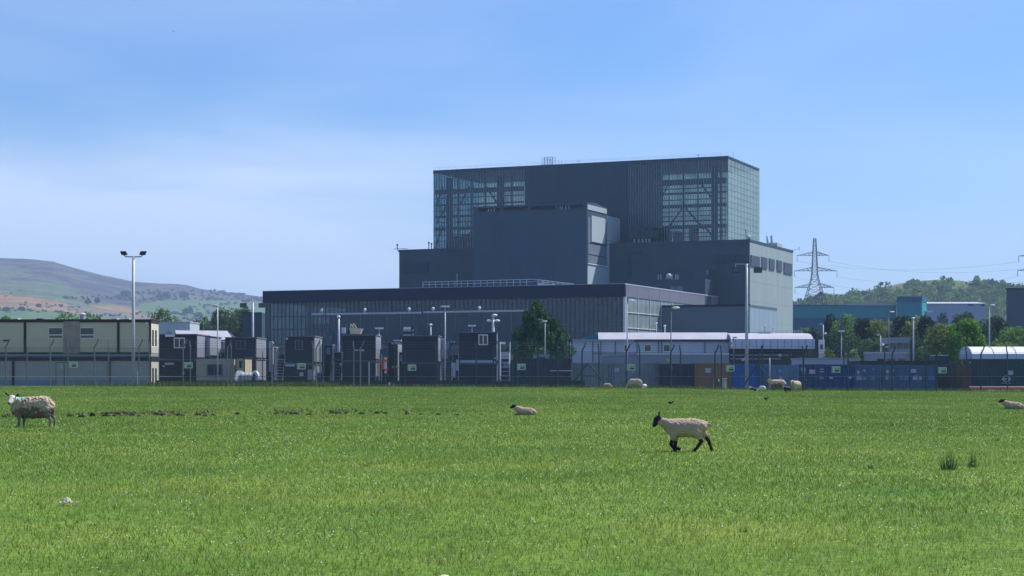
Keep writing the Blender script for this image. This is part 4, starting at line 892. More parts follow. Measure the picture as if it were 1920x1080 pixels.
# cable drum
D = 138; X = lambda p: xat(p, D); Z = lambda y: zat(y, D)
t = thing('cable_drum', 'white flanged cable drum lying on its side behind the fence', 'cable drum', (X(464), D, SG))
zc = .96; rr = .56
for px, s in ((449, -1), (477, 1)): 
    m = MB().tube((X(px), D, zc), (X(px)+.12, D+.1*s, zc), rr, k=22); P('flange', m, M['white'], t)
P('cradle', MB().box(X(449), X(478), D-.3, D+.3, SG, zc-.57), K['slate'], t)
P('core', MB().tube((X(449)+.12, D, zc), (X(477), D, zc), .3, k=14), K['slate'], t)
for k in range(7): P('cable_turn', MB().tube((X(452+k*3.3), D, zc), (X(452+k*3.3)+.1, D, zc), .38+.03*(k % 2), k=14), M['white' if k % 2 else 'galv'], t)
# small vertical white marker posts and gear in the yard
for px, y0, D, mt, lab in ((258.5, 696, 132, 'white', 'short bright white post beside the left floodlight mast'), (692, 679, 133, 'galv', 'grey post with a gate arm in front of the lower dark cabin'), (730, 717, 133, 'white', 'short white stub post below the orange barriers')):
    t = thing('marker_post', lab, 'post', (xat(px, D), D, SG)); P('shaft', MB().box(xat(px, D)-.05, xat(px, D)+.05, D-.05, D+.05, SG, zat(y0, D)-.05), M[mt], t); P('cap', MB().box(xat(px, D)-.07, xat(px, D)+.07, D-.07, D+.07, zat(y0, D)-.05, zat(y0, D)), M[mt], t)
    if px == 692: P('arm', MB().bar((xat(px, D), D, zat(680, D)), (xat(711, D), D, zat(680, D)), .06), M['galvd'], t)
D = 134; X = lambda p: xat(p, D); Z = lambda y: zat(y, D)
t = thing('gas_cylinder_cage', 'grey wire cage of white cylinders at the right end of the orange container', 'cage', (X(1359), D, SG))
for k in range(3): P('shelf', MB().box(X(1354.5), X(1362), D, D+.4, Z(716+k*6), Z(715+k*6)), M['galv'], t)
for px in (1354, 1362): P('cage_post', MB().box(X(px), X(px)+.05, D, D+.05, SG, Z(709)), M['galv'], t)
P('lid', MB().box(X(1353), X(1363.5), D-.05, D+.45, Z(710.5), Z(709)), M['white'], t); P('cylinder', MB().tube((X(1358), D+.2, SG), (X(1358), D+.2, Z(711.5)), .13, k=10), K['wall'], t)
t = thing('wheelbarrow', 'small dark trolley with a bright round lamp in front of the orange container', 'trolley', (X(1340), D, SG)); P('wheel', MB().tube((X(1337), D, -.2), (X(1337), D+.1, -.2), .16, k=12), M['black'], t); P('frame', MB().bar((X(1337), D, -.2), (X(1340.5), D, Z(700)), .05).bar((X(1340.5), D, Z(700)), (X(1340.5), D, SG), .05), M['galv'], t); P('lamp', MB().ball((X(1347), D, Z(713.5)), .08), M['white'], t); P('lamp_post', MB().bar((X(1345), D, SG), (X(1345), D, Z(711)), .1), M['black'], t)
# heap of gravel by the pipes, low rubble
def heap(name, label, cx_, D, w, h, mt, seed, cat='heap', z=SG):
    random.seed(seed); m = MB(); n = 14; rings = 5; n0 = 0
    for r in range(rings):
        rr = w/2*(1-r/rings); zz = z+h*(1-(1-r/rings)**2)
        for i in range(n): a = 2*math.pi*i/n; q = rr*(1+random.uniform(-.14, .14)); m.v.append((cx_+q*math.cos(a), D+q*.6*math.sin(a), zz-.02+(random.uniform(-.08, .08)*h if r else -.1)))
    m.v.append((cx_, D, z+h))
    for r in range(rings-1):
        for i in range(n): j = (i+1) % n; m.f.append((r*n+i, r*n+j, (r+1)*n+j, (r+1)*n+i))
    for i in range(n): m.f.append(((rings-1)*n+i, (rings-1)*n+(i+1) % n, len(m.v)-1))
    o = P(name, m, mt); 
    me = o.data; c = Vector((cx_, D, z)); me.transform(Matrix.Translation(-c)); o.location = c; tag(o, label, cat); return o
heap('gravel_heap', 'low grey heap of gravel in front of the rusty brown container', xat(1760, 134), 134, 1.3, .42, M['gravel'], 3)
heap('rubble_heap', 'small pale heap of debris right of the group of ewes', xat(1508, 130), 130, .7, .17, K['ply'], 4, z=-.2)
# low dark retaining wall along the yard edge and loose plant between the cabin stacks
t = thing('yard_wall', 'long low dark wall running along the foot of the cabins behind the fence', 'wall', (xat(690, 133.5), 133.5, SG))
for k in range(14):
    a_, b_ = 292+k*57.5, 292+(k+1)*57.5-.6
    P('wall_panel', MB().box(xat(a_, 133.5), xat(b_, 133.5), 133.5, 133.7, SG, zat(714+(k*7 % 3)*.6, 133.5)), K['cabin' if k % 3 else 'slate'], t)
P('coping', MB().box(xat(292, 133.5), xat(1096, 133.5), 133.44, 133.76, zat(713.9, 133.5), zat(713.1, 133.5)), K['slate'], t)
for px, w, yt, D, mk, lab in ((399, 18, 640, 162, 'slate', 'dark unit between the pale sided cabin and the second dark stack'), (412, 12, 655, 160, 'wall2', 'grey unit left of the second dark stack'), (500, 14, 650, 163, 'slate', 'dark unit right of the second dark stack'), (522, 12, 664, 161, 'cabin', 'dark unit behind the left metal staircase'),
    (608, 15, 646, 163, 'slate', 'dark unit right of the third dark stack'), (627, 13, 660, 161, 'cabin', 'dark unit behind the second metal staircase'), (711, 16, 676, 163, 'cabin', 'dark unit behind the orange and white barriers'), (748, 8, 660, 162, 'slate', 'narrow dark unit behind the narrow dark tall cabin'),
    (826, 14, 672, 163, 'slate', 'dark unit behind the middle metal staircase'), (843, 16, 664, 164, 'cabin', 'dark unit left of the fifth dark stack'), (938, 22, 672, 163, 'slate', 'dark unit behind the white metal staircase'), (1000, 30, 664, 170, 'wall2', 'grey unit under the dark tree behind the long dark container')):
    x0, x1 = xat(px, D), xat(px+w, D); zt = zat(yt, D); t = thing('generator_unit', lab, 'generator', ((x0+x1)/2, D, SG), 'dark units standing between the cabin stacks')
    P('casing', MB().box(x0, x1, D, D+2.2, SG+.12, zt-.06), K[mk], t); P('lid', MB().box(x0-.04, x1+.04, D-.04, D+2.24, zt-.059, zt), K['wall2'], t); P('skid', MB().box(x0+.05, x1-.05, D+.1, D+2.1, SG, SG+.119), M['black'], t)
    P('vent_grille', MB().box(x0+(x1-x0)*.25, x1-(x1-x0)*.25, D-.03, D-.003, zt-.9, zt-.3), K['slate' if mk != 'slate' else 'wall2'], t); P('door', MB().box(x0+(x1-x0)*.15, x1-(x1-x0)*.15, D-.02, D-.003, SG+.3, zt-1.1), K['cabin' if mk == 'slate' else 'slate'], t)
# ------------------------------------------------------------------ lamp posts and masts
def lamp(px, yt, D, kind, label, r=.06, mt='galv', hx=1, base=None, group='lamp posts across the works'):
    x = xat(px, D); z = zat(yt, D); zb = gzf(x, D)-.05 if base is None else base
    t = thing('floodlight_mast' if kind in ('twin', 'twinbox') else 'lamp_post', label, 'floodlight' if kind in ('twin', 'twinbox') else 'lamp post', (x, D, zb), 'floodlight masts' if kind in ('twin', 'twinbox') else group)
    P('pole', MB().tube((x, D, zb), (x, D, z), r*1.35, r*.85, k=10), M[mt], t, smooth=True)
    if kind == 'twin':
        w = .62; P('crossbar', MB().bar((x-w, D, z-.02), (x+w, D, z-.02), .08), M['galvd'], t)
        for s in (-1, 1):
            P('bracket', MB().bar((x+s*w, D, z), (x+s*(w+.12), D, z+.12), .07), M['galvd'], t)
            P('floodlight', MB().pts8([(x+s*w+s*.0+a*.22+s*.1+(.1*s if c else -.02*s), D-.12+b*.3, z+.12+c*.3) for c in (0, 1) for a, b in ((-1, 0), (1, 0), (1, 1), (-1, 1))]), M['black'], t)
    elif kind == 'twinbox':
        w = .95; P('crossbar', MB().bar((x-w, D, z), (x+w, D, z), .07), M[mt], t)
        for s in (-1, 1): P('floodlight', MB().box(x+s*w-.33, x+s*w+.33, D-.25, D+.2, z-.75, z-.3), M['steel'], t); P('bracket', MB().bar((x+s*w, D, z-.3), (x+s*w, D, z), .07), M[mt], t); P('lens', MB().box(x+s*w-.27, x+s*w+.27, D-.27, D-.251, z-.7, z-.35), M['win'], t)
    elif kind == 'hook':
        P('arm', MB().bar((x, D, z), (x+.22*hx, D, z+.1), .06), M[mt], t); P('lamp_head', MB().ball((x+.4*hx, D, z+.12), .22, 10, 6, (1.4, .6, .4)), M['white' if hx > 0 else 'galv'], t, smooth=True)
    elif kind == 'flat': P('lamp_head', MB().box(x-.36, x+.36, D-.15, D+.15, z, z+.14), M['white'], t)
    elif kind == 'globe': P('lamp_head', MB().ball((x, D, z), .1+r, 10, 6, (1, 1, .7)), M['white'], t, smooth=True)
    elif kind == 'tee': P('lamp_head', MB().box(x-.1, x+.42*hx, D-.15, D+.15, z, z+.16), M['galv'], t); P('side_lamp', MB().ball((x-.25*hx, D, z-1), .14), M['white'], t); P('side_arm', MB().bar((x-.25*hx, D, z-1), (x, D, z-1), .05), M['galvd'], t)
    elif kind == 'triple':
        P('crossbar', MB().bar((x-.3, D, z-.55), (x+.35, D, z-.55), .08), M[mt], t)
        for dx, dz in ((-.38, -.5), (.42, -.5), (.15, .05)): P('lamp_head', MB().ball((x+dx, D, z+dz), .28, 10, 6, (1, .8, .45)), M['white'], t, smooth=True)
    return t
lamp(250, 481, 140, 'twin', 'tall grey floodlight mast with two black lamps in front of the cream cabin block', .11)
lamp(408, 576, 141, 'hook', 'thin tall lamp post in front of the small cream cabin', .05, hx=-.5)
lamp(474, 563, 180, 'twinbox', 'tall floodlight mast at the left end of the glazed hall', .11, hx=1)
lamp(635, 594, 200, 'globe', 'thick white post rising behind the third and fourth dark cabin stacks', .12)
lamp(711, 617, 162, 'flat', 'thin lamp post just right of the cabin with antenna masts', .05)
lamp(807.5, 609, 175, 'globe', 'short post with white globe above the plain dark cabin', .07)
lamp(834.5, 576, 150, 'flat', 'tall thin lamp post with a flat white head beside the middle staircase', .06)
lamp(885, 612, 165, 'flat', 'small flat headed lamp above the cabin with the white framed window', .05)
lamp(924.5, 592, 175, 'triple', 'thick white post carrying three lamp heads left of the dark tree', .16)
lamp(1022, 605, 172, 'hook', 'thin lamp post in front of the dark tree', .04, hx=-.2)
lamp(1176, 566, 165, 'hook', 'tall lamp post at the corner of the glazed hall, lamp head to the right', .055, hx=1)
lamp(1231, 606, 245, 'globe', 'short post with small white globe, left of a pair above the workshop roof', .06)
lamp(1246.5, 611, 245, 'globe', 'short post with white globe, right of a pair above the workshop roof', .08)
lamp(1258, 580, 131, 'hook', 'slim dark lamp post with a white oval head in front of the slate container', .04, 'galvd', hx=.9)
lamp(1400, 495, 150, 'twinbox', 'tallest thick floodlight mast in front of the bright blue container', .125)
lamp(1375.5, 634, 225, 'tee', 'short dark lamp post at the joint between workshop and loading bay', .05, 'galvd')
lamp(1443, 671, 140, 'none', 'short grey post behind the group of ewes', .06)
lamp(1434, 612, 330, 'globe', 'faint small lamp in front of the lit end wall, left of two', .07, 'galvd')
lamp(1450, 616, 330, 'globe', 'faint small lamp in front of the lit end wall, right of two', .09)
lamp(1543.5, 609, 200, 'tee', 'lamp post right of the white kiosk', .07, hx=-1)
lamp(1577.5, 622, 190, 'flat', 'thin lamp post between the kiosk and the yellow green bushes', .05)
lamp(1651, 629, 190, 'tee', 'short lamp post left of the grey hut', .06, hx=-1)
lamp(1666, 587, 200, 'hook', 'tall street lamp with oval head in front of the teal building', .07, 'galvd', hx=1)
lamp(1712.5, 597, 172, 'globe', 'straight white lamp post left of the big round bush', .07)
lamp(1855, 574, 215, 'hook', 'tall pale lamp post at the right end of the mauve grey shed', .08, hx=1)
# ------------------------------------------------------------------ fences
meshmat = bpy.data.materials.new('welded_mesh'); meshmat.use_nodes = True; n_, l_ = meshmat.node_tree.nodes, meshmat.node_tree.links; n_.clear()
tr_ = n_.new('ShaderNodeBsdfTransparent'); df_ = n_.new('ShaderNodeBsdfDiffuse'); df_.inputs[0].default_value = (.11, .12, .145, 1); mx_ = n_.new('ShaderNodeMixShader'); oo_ = n_.new('ShaderNodeOutputMaterial'); mx_.inputs[0].default_value = .15
l_.new(tr_.outputs[0], mx_.inputs[1]); l_.new(df_.outputs[0], mx_.inputs[2]); l_.new(mx_.outputs[0], oo_.inputs[0])
def fence(D, off, step, px0, px1, label, lean):
    t = thing('security_fence', label, 'fence', (0, D, 0), 'security fences round the works')
    pm = {}
    k0 = int((px0-off)//step); pts = []
    px = off+k0*step
    while px < px1: pts.append(px); px += step
    for k, px in enumerate(pts):
        x = xat(px, D); z = gzf(x, D) if D < 125 else max(gzf(x, D), -.4)
        zz = zat(interp([(0, 650), (500, 652), (975, 655), (1250, 661), (1900, 664)], px), D)  # top of the straight part
        h = zz-z; s = lean
        P('post', MB().tube((x, D, z-.1), (x, D, zz), .05, .05, 6).tube((x, D, zz), (x+.2*s, D+.05, zz+.36), .05, .045, 6).tube((x+.2*s, D+.05, zz+.36), (x+.25*s, D+.05, zz+.55), .045, .04, 6), M['galvd'] if px < 700 else M['steel'], t)
        if k+1 < len(pts):
            x2 = xat(pts[k+1], D); z2 = gzf(x2, D) if D < 125 else -.4
            zz2 = zat(interp([(0, 650), (500, 652), (975, 655), (1250, 661), (1900, 664)], pts[k+1]), D)
            P('mesh_panel', MB().quad((x, D, z), (x2, D, z2), (x2, D, zz2), (x, D, zz)), meshmat, t)
            zr = zat(706, D); zr2 = zr
            P('rail', MB().bar((x, D-.04, zr), (x2, D-.04, zr2), .035), M['galv'] if px < 300 else M['galvd'], t)
            m = MB()
            for q in range(3): m.bar((x+(.07+.08*q)*s, D+.03, zz+.12+.17*q), (x2+(.07+.08*q)*s, D+.03, zz2+.12+.17*q), .008)
            P('barbed_wire', m, M['galvd'], t)
    return t
f1 = fence(119, 11, 83.1, -420, 2350, 'near row of the security fence with posts cranked to the right', 1)
f2 = fence(130, 50.5, 76.6, -420, 2350, 'far row of the security fence close in front of the cabins and containers', -.25)
for pxa, ya, pxb, yb in ((1102, 681, 1071, 722), (1103, 681, 1137, 722), (1420, 683, 1395, 722), (1421, 683, 1447, 715)):
    P('brace', MB().tube((xat(pxa, 129), 129, zat(ya, 129)), (xat(pxb, 129), 129, zat(yb, 129)), .05), M['steel'], f2)
P('brace_rail', MB().bar((xat(1086, 129), 129, zat(705, 129)), (xat(1120, 129), 129, zat(705, 129)), .06), M['steel'], f2)
def sign(px, py, label, D=118.9, w=16, h=11.5):
    x0, x1, z1, z0 = xat(px, D), xat(px+w, D), zat(py, D), zat(py+h, D)
    t = thing('fence_sign', label, 'sign', ((x0+x1)/2, D, z0), 'green and white signs on the fence')
    P('board', MB().box(x0, x1, D-.03, D, z0, z1), K['signw'], t)
    P('green_field', MB().box(x0+.2, x1-.06, D-.04, D-.0301, z0+.12, z1-.08), K['signg'], t)
    P('dark_band', MB().box(x0+.2, x1-.06, D-.05, D-.0401, z0+.06, z0+.17), K['signy'], t)
    for q in range(4): P('text_line', MB().box(x0+.2, x1-.1-.06*(q % 2), D-.046, D-.0401, z1-.1-q*.055, z1-.08-q*.055), K['signw'], t)
    P('edge_mark', MB().box(x0+.03, x0+.07, D-.04, D-.0301, z0+.05, z1-.05), K['signg'], t)
for px, py, lab in ((129, 678, 'green and white fence sign in front of the cream cabin door'), (345, 679, 'green and white fence sign in front of the first dark cabin stack'), (557, 681, 'green and white fence sign in front of the cabin with the pale door'), (764.5, 683.5, 'green and white fence sign in front of the plain dark cabin'), (969.5, 682, 'green and white fence sign at the left end of the long dark container'),
    (1175, 683, 'green and white fence sign in front of the grey green container'), (1361, 685, 'green and white fence sign between orange and bright blue containers'), (1559.5, 687, 'green and white fence sign on the deep blue container'), (1759, 688.5, 'green and white fence sign over the narrow rusty brown container')): sign(px, py, lab)

# ------------------------------------------------------------------ trees
def lobes_for(shape, w, h, seed):
    r = random.Random(seed); L = []
    if shape == 'round':
        for i in range(24):
            a = r.uniform(0, 6.28); c = r.uniform(-.35, 1); sn = math.sqrt(1-c*c); L.append((.34*w*sn*math.cos(a), .34*w*sn*math.sin(a), h*(.44+.36*c), w*r.uniform(.13, .21), w*r.uniform(.13, .21), h*r.uniform(.11, .18)))
        L.append((0, 0, h*.45, w*.3, w*.3, h*.3))
    elif shape == 'tall':
        for i in range(12): a = r.uniform(0, 6.28); q = r.uniform(.05, .28)*w; zz = r.uniform(.2, .85)*h; s = max(.25, 1-zz/h*.8); L.append((q*math.cos(a)*s*1.4, q*math.sin(a)*s*1.4, zz, w*.36*s+.3, w*.36*s+.3, h*r.uniform(.10, .16)))
    elif shape == 'cone':
        for i in range(70):
            t = (i+r.random())/70; zz = h*(.08+.86*t); rad = w*.5*(1-t**2.3)**.75*(1 if t > .15 else .9); a = r.uniform(0, 6.28); q = rad*r.uniform(.5, .9); L.append((q*math.cos(a)-.06*w*t, q*math.sin(a), zz, max(.3, rad*.27), max(.3, rad*.27), h*.07))
        for i in range(10): t = i/10; L.append((-.06*w*t, 0, h*(.1+.8*t), w*.36*(1-t**1.7)**.8, w*.3*(1-t)**.6, h*.09))
    else:
        for i in range(9): a = r.uniform(0, 6.28); q = r.uniform(.1, .38)*w; L.append((q*math.cos(a), q*math.sin(a)*.6, r.uniform(.25, .7)*h, w*.2, w*.2, h*.26))
    return L
def leaf_cloud(L, n, s, base, seed, up=0, aspect=1.0):
    g = np.random.default_rng(seed); k = g.integers(0, len(L), n); A = np.array(L)[k]
    d = g.normal(size=(n, 3)); d /= np.linalg.norm(d, axis=1)[:, None]; rad = g.uniform(.55, 1.06, n)**.6
    c = A[:, :3]+d*A[:, 3:]*rad[:, None]
    u = g.normal(size=(n, 3)); u[:, 2] += up; u /= np.linalg.norm(u, axis=1)[:, None]
    w = g.normal(size=(n, 3)); w -= (w*u).sum(1)[:, None]*u; w /= np.linalg.norm(w, axis=1)[:, None]
    ss = s*g.uniform(.5, 1.3, n)[:, None]; u = u*ss*aspect; w = w*ss*.6
    V = np.stack([c-u, c-w*.9+u*.1, c+u, c+w], 1).reshape(-1, 3)
    lob = g.uniform(.68, 1.3, len(L))[k]; hue = g.uniform(-1, 1, n)
    col = np.array(base)[None]*lob[:, None]*g.uniform(.65, 1.4, n)[:, None]; col[:, 0] *= 1+.22*hue; col[:, 2] *= 1-.1*hue
    return V, np.repeat(np.clip(col, 0, 1), 4, 0)
LEAF = colmat('leaf_foliage', .75, .25, trans=.42, nscale=.5, namp=.12)
NEEDLE = colmat('dark_needle_foliage', .8, .15, trans=.2, nscale=.6, namp=.15)
BARK = mat('grey_brown_bark', (.09, .07, .055), .9, .25, 2, bump=.3)
def trunk(mb, h, r, seed, L):
    q = random.Random(seed); p = Vector((0, 0, -.2)); top = Vector((q.uniform(-.1, .1)*h*.3, 0, h*.55))
    mb.tube(p, top*.5, r, r*.75, 8).tube(top*.5, top, r*.75, r*.4, 8)
    for i in range(6):
        l = L[q.randrange(len(L))]; s = top*q.uniform(.35, 1); mb.tube(s, (l[0], l[1], l[2]), r*.35, r*.1, 5)
def tree(px, ytop, wpx, D, shape, base, label, n=2600, group=None, name='tree', cat='tree', zb=SG, leaf=None, lp=2.6, up=0, aspect=1.0, mt=None, seed=None, ybase=None):
    seed = seed if seed is not None else int(px*7+D); x = xat(px, D); z = zb if ybase is None else zat(ybase, D)
    h = zat(ytop, D)-z; w = wpx*D/F; L = lobes_for(shape, w, h, seed)
    t = thing(name, label, cat, (x, D, z), group)
    V, C = leaf_cloud(L, n, lp*D/F if leaf is None else leaf, base, seed, up, aspect)
    me = npmesh('crown', V, np.arange(len(V)).reshape(-1, 4), mt or LEAF, 4, C)
    o = bpy.data.objects.new('crown', me); COL.objects.link(o); o.parent = t; ORG[o] = ORG[t]
    mb = MB(); trunk(mb, h, max(.08, w*.03), seed, L); me2 = mb.mesh('trunk', BARK); o2 = bpy.data.objects.new('trunk', me2); COL.objects.link(o2); o2.parent = t
    return t
G1, G2, G3, G4, G5 = (.095, .20, .035), (.045, .10, .03), (.15, .20, .05), (.022, .055, .032), (.22, .26, .05)
tree(1014, 562, 140, 190, 'cone', (.05, .125, .05), 'big dark green cypress like tree in front of the glazed hall', 15000, name='cypress_tree', lp=2.6, up=.6, aspect=1.3, mt=NEEDLE, seed=5)
TR = 'trees between the containers and the teal building'
for a in ((1505, 612, 36, 330, 'round', G3, 'small light green tree at the foot of the lit end wall'), (1528, 590, 38, 320, 'tall', G4, 'dark tree right of the lit end wall, in front of the teal building'), (1552, 576, 34, 315, 'tall', G4, 'tallest dark pointed tree in front of the teal building'),
    (1586, 582, 50, 310, 'round', G1, 'mid green rounded tree between two dark trees in front of the teal building'), (1618, 596, 44, 300, 'tall', G4, 'dark tree left of the street lamp with oval head'), (1648, 590, 54, 300, 'round', G3, 'olive green tree behind the street lamp with oval head'),
    (1600, 620, 60, 285, 'round', G2, 'dark green broad tree below the olive tree'), (1560, 618, 60, 280, 'round', G4, 'dark broad tree behind the kiosk'), (1690, 592, 46, 300, 'tall', G4, 'dark tree under the teal tower block'), (1716, 586, 40, 290, 'round', G3, 'olive tree under the right edge of the teal tower block'),
    (1738, 588, 36, 285, 'tall', G4, 'dark tree left of the big round bush'), (1780, 570, 42, 330, 'round', G4, 'dark tree in front of the mauve grey shed'), (1812, 578, 34, 320, 'round', G2, 'dark green tree right below the mauve grey shed'), (1838, 590, 56, 300, 'round', G2, 'mid dark tree behind the tall pale lamp post at the right'),
    (1872, 585, 50, 300, 'tall', G4, 'dark pointed tree left of the dark building at the right edge'), (1906, 607, 74, 230, 'round', G1, 'bright green tree below the dark building at the right edge'), (1880, 632, 60, 225, 'round', G3, 'olive green bush right of the tall pale lamp post'), (1640, 632, 60, 270, 'round', G2, 'dark tree behind the small grey hut'), (1520, 632, 50, 270, 'round', G4, 'low dark tree right behind the kiosk roof'), (1700, 628, 60, 262, 'round', G4, 'dark low tree left of the straight white lamp post'), (1790, 612, 100, 240, 'round', G2, 'broad dark tree mass behind the big round bush')):
    tree(a[0], a[1]-5, a[2]*1.5, *a[3:], n=4000, group=TR)
tree(1766, 592, 92, 200, 'round', (.14, .19, .055), 'big olive green round bush, left half of the large pair by the white lamp post', 7000, group='large round bushes')
tree(1808, 586, 90, 196, 'round', (.09, .23, .03), 'big bright green round bush, right half of the large pair above the green tank', 8000, group='large round bushes')
for a in ((1558, 648, 40, 220, 'low', G5, 'yellow green low bush right of the kiosk'), (1598, 650, 36, 218, 'low', G3, 'yellow green low bush behind the long grey shed'), (1628, 652, 34, 216, 'low', G5, 'yellow green low bush left of the grey hut'), (1735, 640, 50, 215, 'round', G2, 'dark bush behind the straight white lamp post')):
    tree(*a, n=1500, group='bushes behind the long grey shed', name='bush', cat='bush')
LT = 'trees behind the cabins on the left'
for a in ((148, 574, 92, 430, 'round', G1, 'rounded green tree behind the roof of the cream cabin block'), (178, 586, 50, 432, 'round', G2, 'lower darker tree right behind the plywood panel roof'), (6, 590, 44, 430, 'round', G1, 'green tree at the left edge of the picture'), (306, 574, 64, 420, 'round', G1, 'green tree right above the end of the cream cabin block'), (376, 588, 46, 400, 'round', G2, 'small dark green tree left of the thin tall lamp post'),
    (425, 569, 56, 410, 'round', G2, 'tall dark green tree right of the thin tall lamp post'), (456, 570, 50, 415, 'round', G1, 'green tree behind the left twin floodlight mast'), (400, 600, 60, 380, 'low', G2, 'low bush below the tall dark green tree'), (345, 600, 50, 385, 'low', G2, 'low bush above the white shed roof')):
    tree(a[0], a[1]-4, a[2]*1.55, *a[3:], n=5500, group=LT)
# small trees standing on the left hill
hillobj = bpy.data.objects['hill']
bpy.context.view_layer.update()
dg = bpy.context.evaluated_depsgraph_get()
def ray_to(px, py, obs):
    o = Vector((0, 0, EYE)); d = Vector(((px-CX)/F, 1, (HY-py)/F)).normalized(); best = None
    for ob in obs:
        hit, loc, nrm, idx = ob.ray_cast(o, d)
        if hit and (best is None or loc.y < best.y): best = loc
    return best
HT = 'trees dotted over the left hillside'
for px, yb, w, h, lab in ((235, 562, 24, 17, 'largest dark tree high on the moorland slope left of the mast'), (165, 571, 13, 9, 'small dark tree right of the orange gorse slope, left of two'), (182, 570, 11, 11, 'small dark tree right of the orange gorse slope, right of two'), (352, 592, 20, 14, 'blue green tree in the valley left of the thin lamp post'), (372, 596, 18, 10, 'low blue green tree in the valley'),
    (300, 562, 16, 10, 'small tree on the slope above the pale green field'), (312, 560, 18, 12, 'tree on the slope just right of the one above the pale green field'), (345, 558, 16, 9, 'small tree under the knoll of the ridge'), (72, 576, 9, 6, 'tiny dark bush in the orange gorse'), (40, 583, 14, 7, 'dark bush at the lower edge of the gorse'), (12, 583, 12, 7, 'dark bush at the lower left edge of the gorse')):
    p = ray_to(px, yb, [hillobj])
    if p is None: continue
    t = thing('tree', lab, 'tree', p, HT); L = lobes_for('round', w*p.y/F, h*p.y/F*1.15, int(px)); V, C = leaf_cloud(L, 420, 1.9*p.y/F, (.03, .06, .025), int(px))
    me = npmesh('crown', V, np.arange(len(V)).reshape(-1, 4), LEAF, 4, C); o = bpy.data.objects.new('crown', me); COL.objects.link(o); o.parent = t
    mb = MB().tube((0, 0, -.5), (0, 0, h*p.y/F*.4), .4, .25, 6); o = bpy.data.objects.new('trunk', mb.mesh('trunk', BARK)); COL.objects.link(o); o.parent = t
# hedges and scrub on the hill (uncountable)
Vs, Cs = [], []; g = random.Random(3)
def clump(p, w, h, n, base, seed, s):
    L = [(p[0]+g.uniform(-.3, .3)*w, p[1]+g.uniform(-.3, .3)*w, p[2]+h*g.uniform(.2, .7), w*.35, w*.35, h*.4) for _ in range(3)]
    V, C = leaf_cloud(L, n, s, base, seed); Vs.append(V); Cs.append(C)
for (a, b, c, d, n) in ((245, 563, 520, 560, 60), (245, 590, 420, 588, 40), (245, 556, 490, 552, 46), (255, 550, 420, 547, 30), (350, 578, 470, 566, 24), (0, 581, 150, 588, 26), (120, 560, 250, 560, 30), (330, 600, 480, 596, 30), (150, 590, 330, 597, 30), (40, 572, 150, 576, 10)):
    for i in range(n):
        t = g.random(); px = a+(c-a)*t+g.uniform(-2, 2); py = b+(d-b)*t+g.gauss(0, 1.6)
        p = ray_to(px, py, [hillobj])
        if p is not None: clump(p, g.uniform(4, 9)*p.y/F, g.uniform(2.5, 5)*p.y/F, 36, (.035, .062, .03), int(px*31+i), 1.3*p.y/F)
for i in range(120):
    px = g.uniform(-10, 495); py = g.uniform(545, 600); p = ray_to(px, py, [hillobj])
    if p is not None and noise.noise(Vector((p.x/180, p.y/260, 2))) > .02: clump(p, g.uniform(3, 8)*p.y/F, g.uniform(1.5, 3.5)*p.y/F, 24, (.045, .07, .035) if g.random() < .7 else (.16, .1, .04), i+900, 1.2*p.y/F)
V = np.concatenate(Vs); C = np.concatenate(Cs)
o = bpy.data.objects.new('hedgerows', npmesh('hedgerows', V, np.arange(len(V)).reshape(-1, 4), LEAF, 4, C)); COL.objects.link(o); tag(o, 'hedges and scrub along the fields of the left hillside', 'hedge', kind='stuff')
# wood on the right hill: every crown that can be told apart small, thousands of leaves -> one mass
Vs, Cs = [], []; g = random.Random(9)
for i in range(1500):
    t = g.uniform(.25, 1.0)**.8; px = g.uniform(1440, 2250)
    if 1672 < px < 1822 and t > .90+.06*math.sin(px*.1): continue
    if 1560 < px < 1672 and t > .93: continue
    x, D, z = rhz(px, t); w = g.uniform(12, 23)*D/F*(1 if t < .9 else .75); h = w*g.uniform(.75, 1.1)
    b = g.choice([(.08, .17, .035), (.06, .14, .03), (.04, .09, .03), (.10, .20, .04), (.13, .19, .045)])
    L = [(x+g.uniform(-.25, .25)*w, D+g.uniform(-.25, .25)*w, z+h*g.uniform(.15, .75), w*.34, w*.34, h*.3) for _ in range(4)]
    V, C = leaf_cloud(L, 110, 2.4*D/F, b, i); Vs.append(V); Cs.append(C)
V = np.concatenate(Vs); C = np.concatenate(Cs)
o = bpy.data.objects.new('woodland', npmesh('woodland', V, np.arange(len(V)).reshape(-1, 4), LEAF, 4, C)); COL.objects.link(o); tag(o, 'dense mixed wood covering the hill on the right', 'wood', kind='stuff')
x, D, z = rhz(1652, .97); t = thing('tree', 'single round tree standing on the skyline of the wooded hill', 'tree', (x, D, z)); L = [(0, 0, 3.6, 1.5, 1.3, 1.3), (.4, 0, 4, 1.1, 1, 1)]; V, C = leaf_cloud(L, 260, .5, (.03, .06, .025), 4)
o = bpy.data.objects.new('crown', npmesh('crown', V, np.arange(len(V)).reshape(-1, 4), LEAF, 4, C)); COL.objects.link(o); o.parent = t; o = bpy.data.objects.new('trunk', MB().tube((0, 0, -2), (0, 0, 3.4), .25, .15, 6).mesh('trunk', BARK)); COL.objects.link(o); o.parent = t
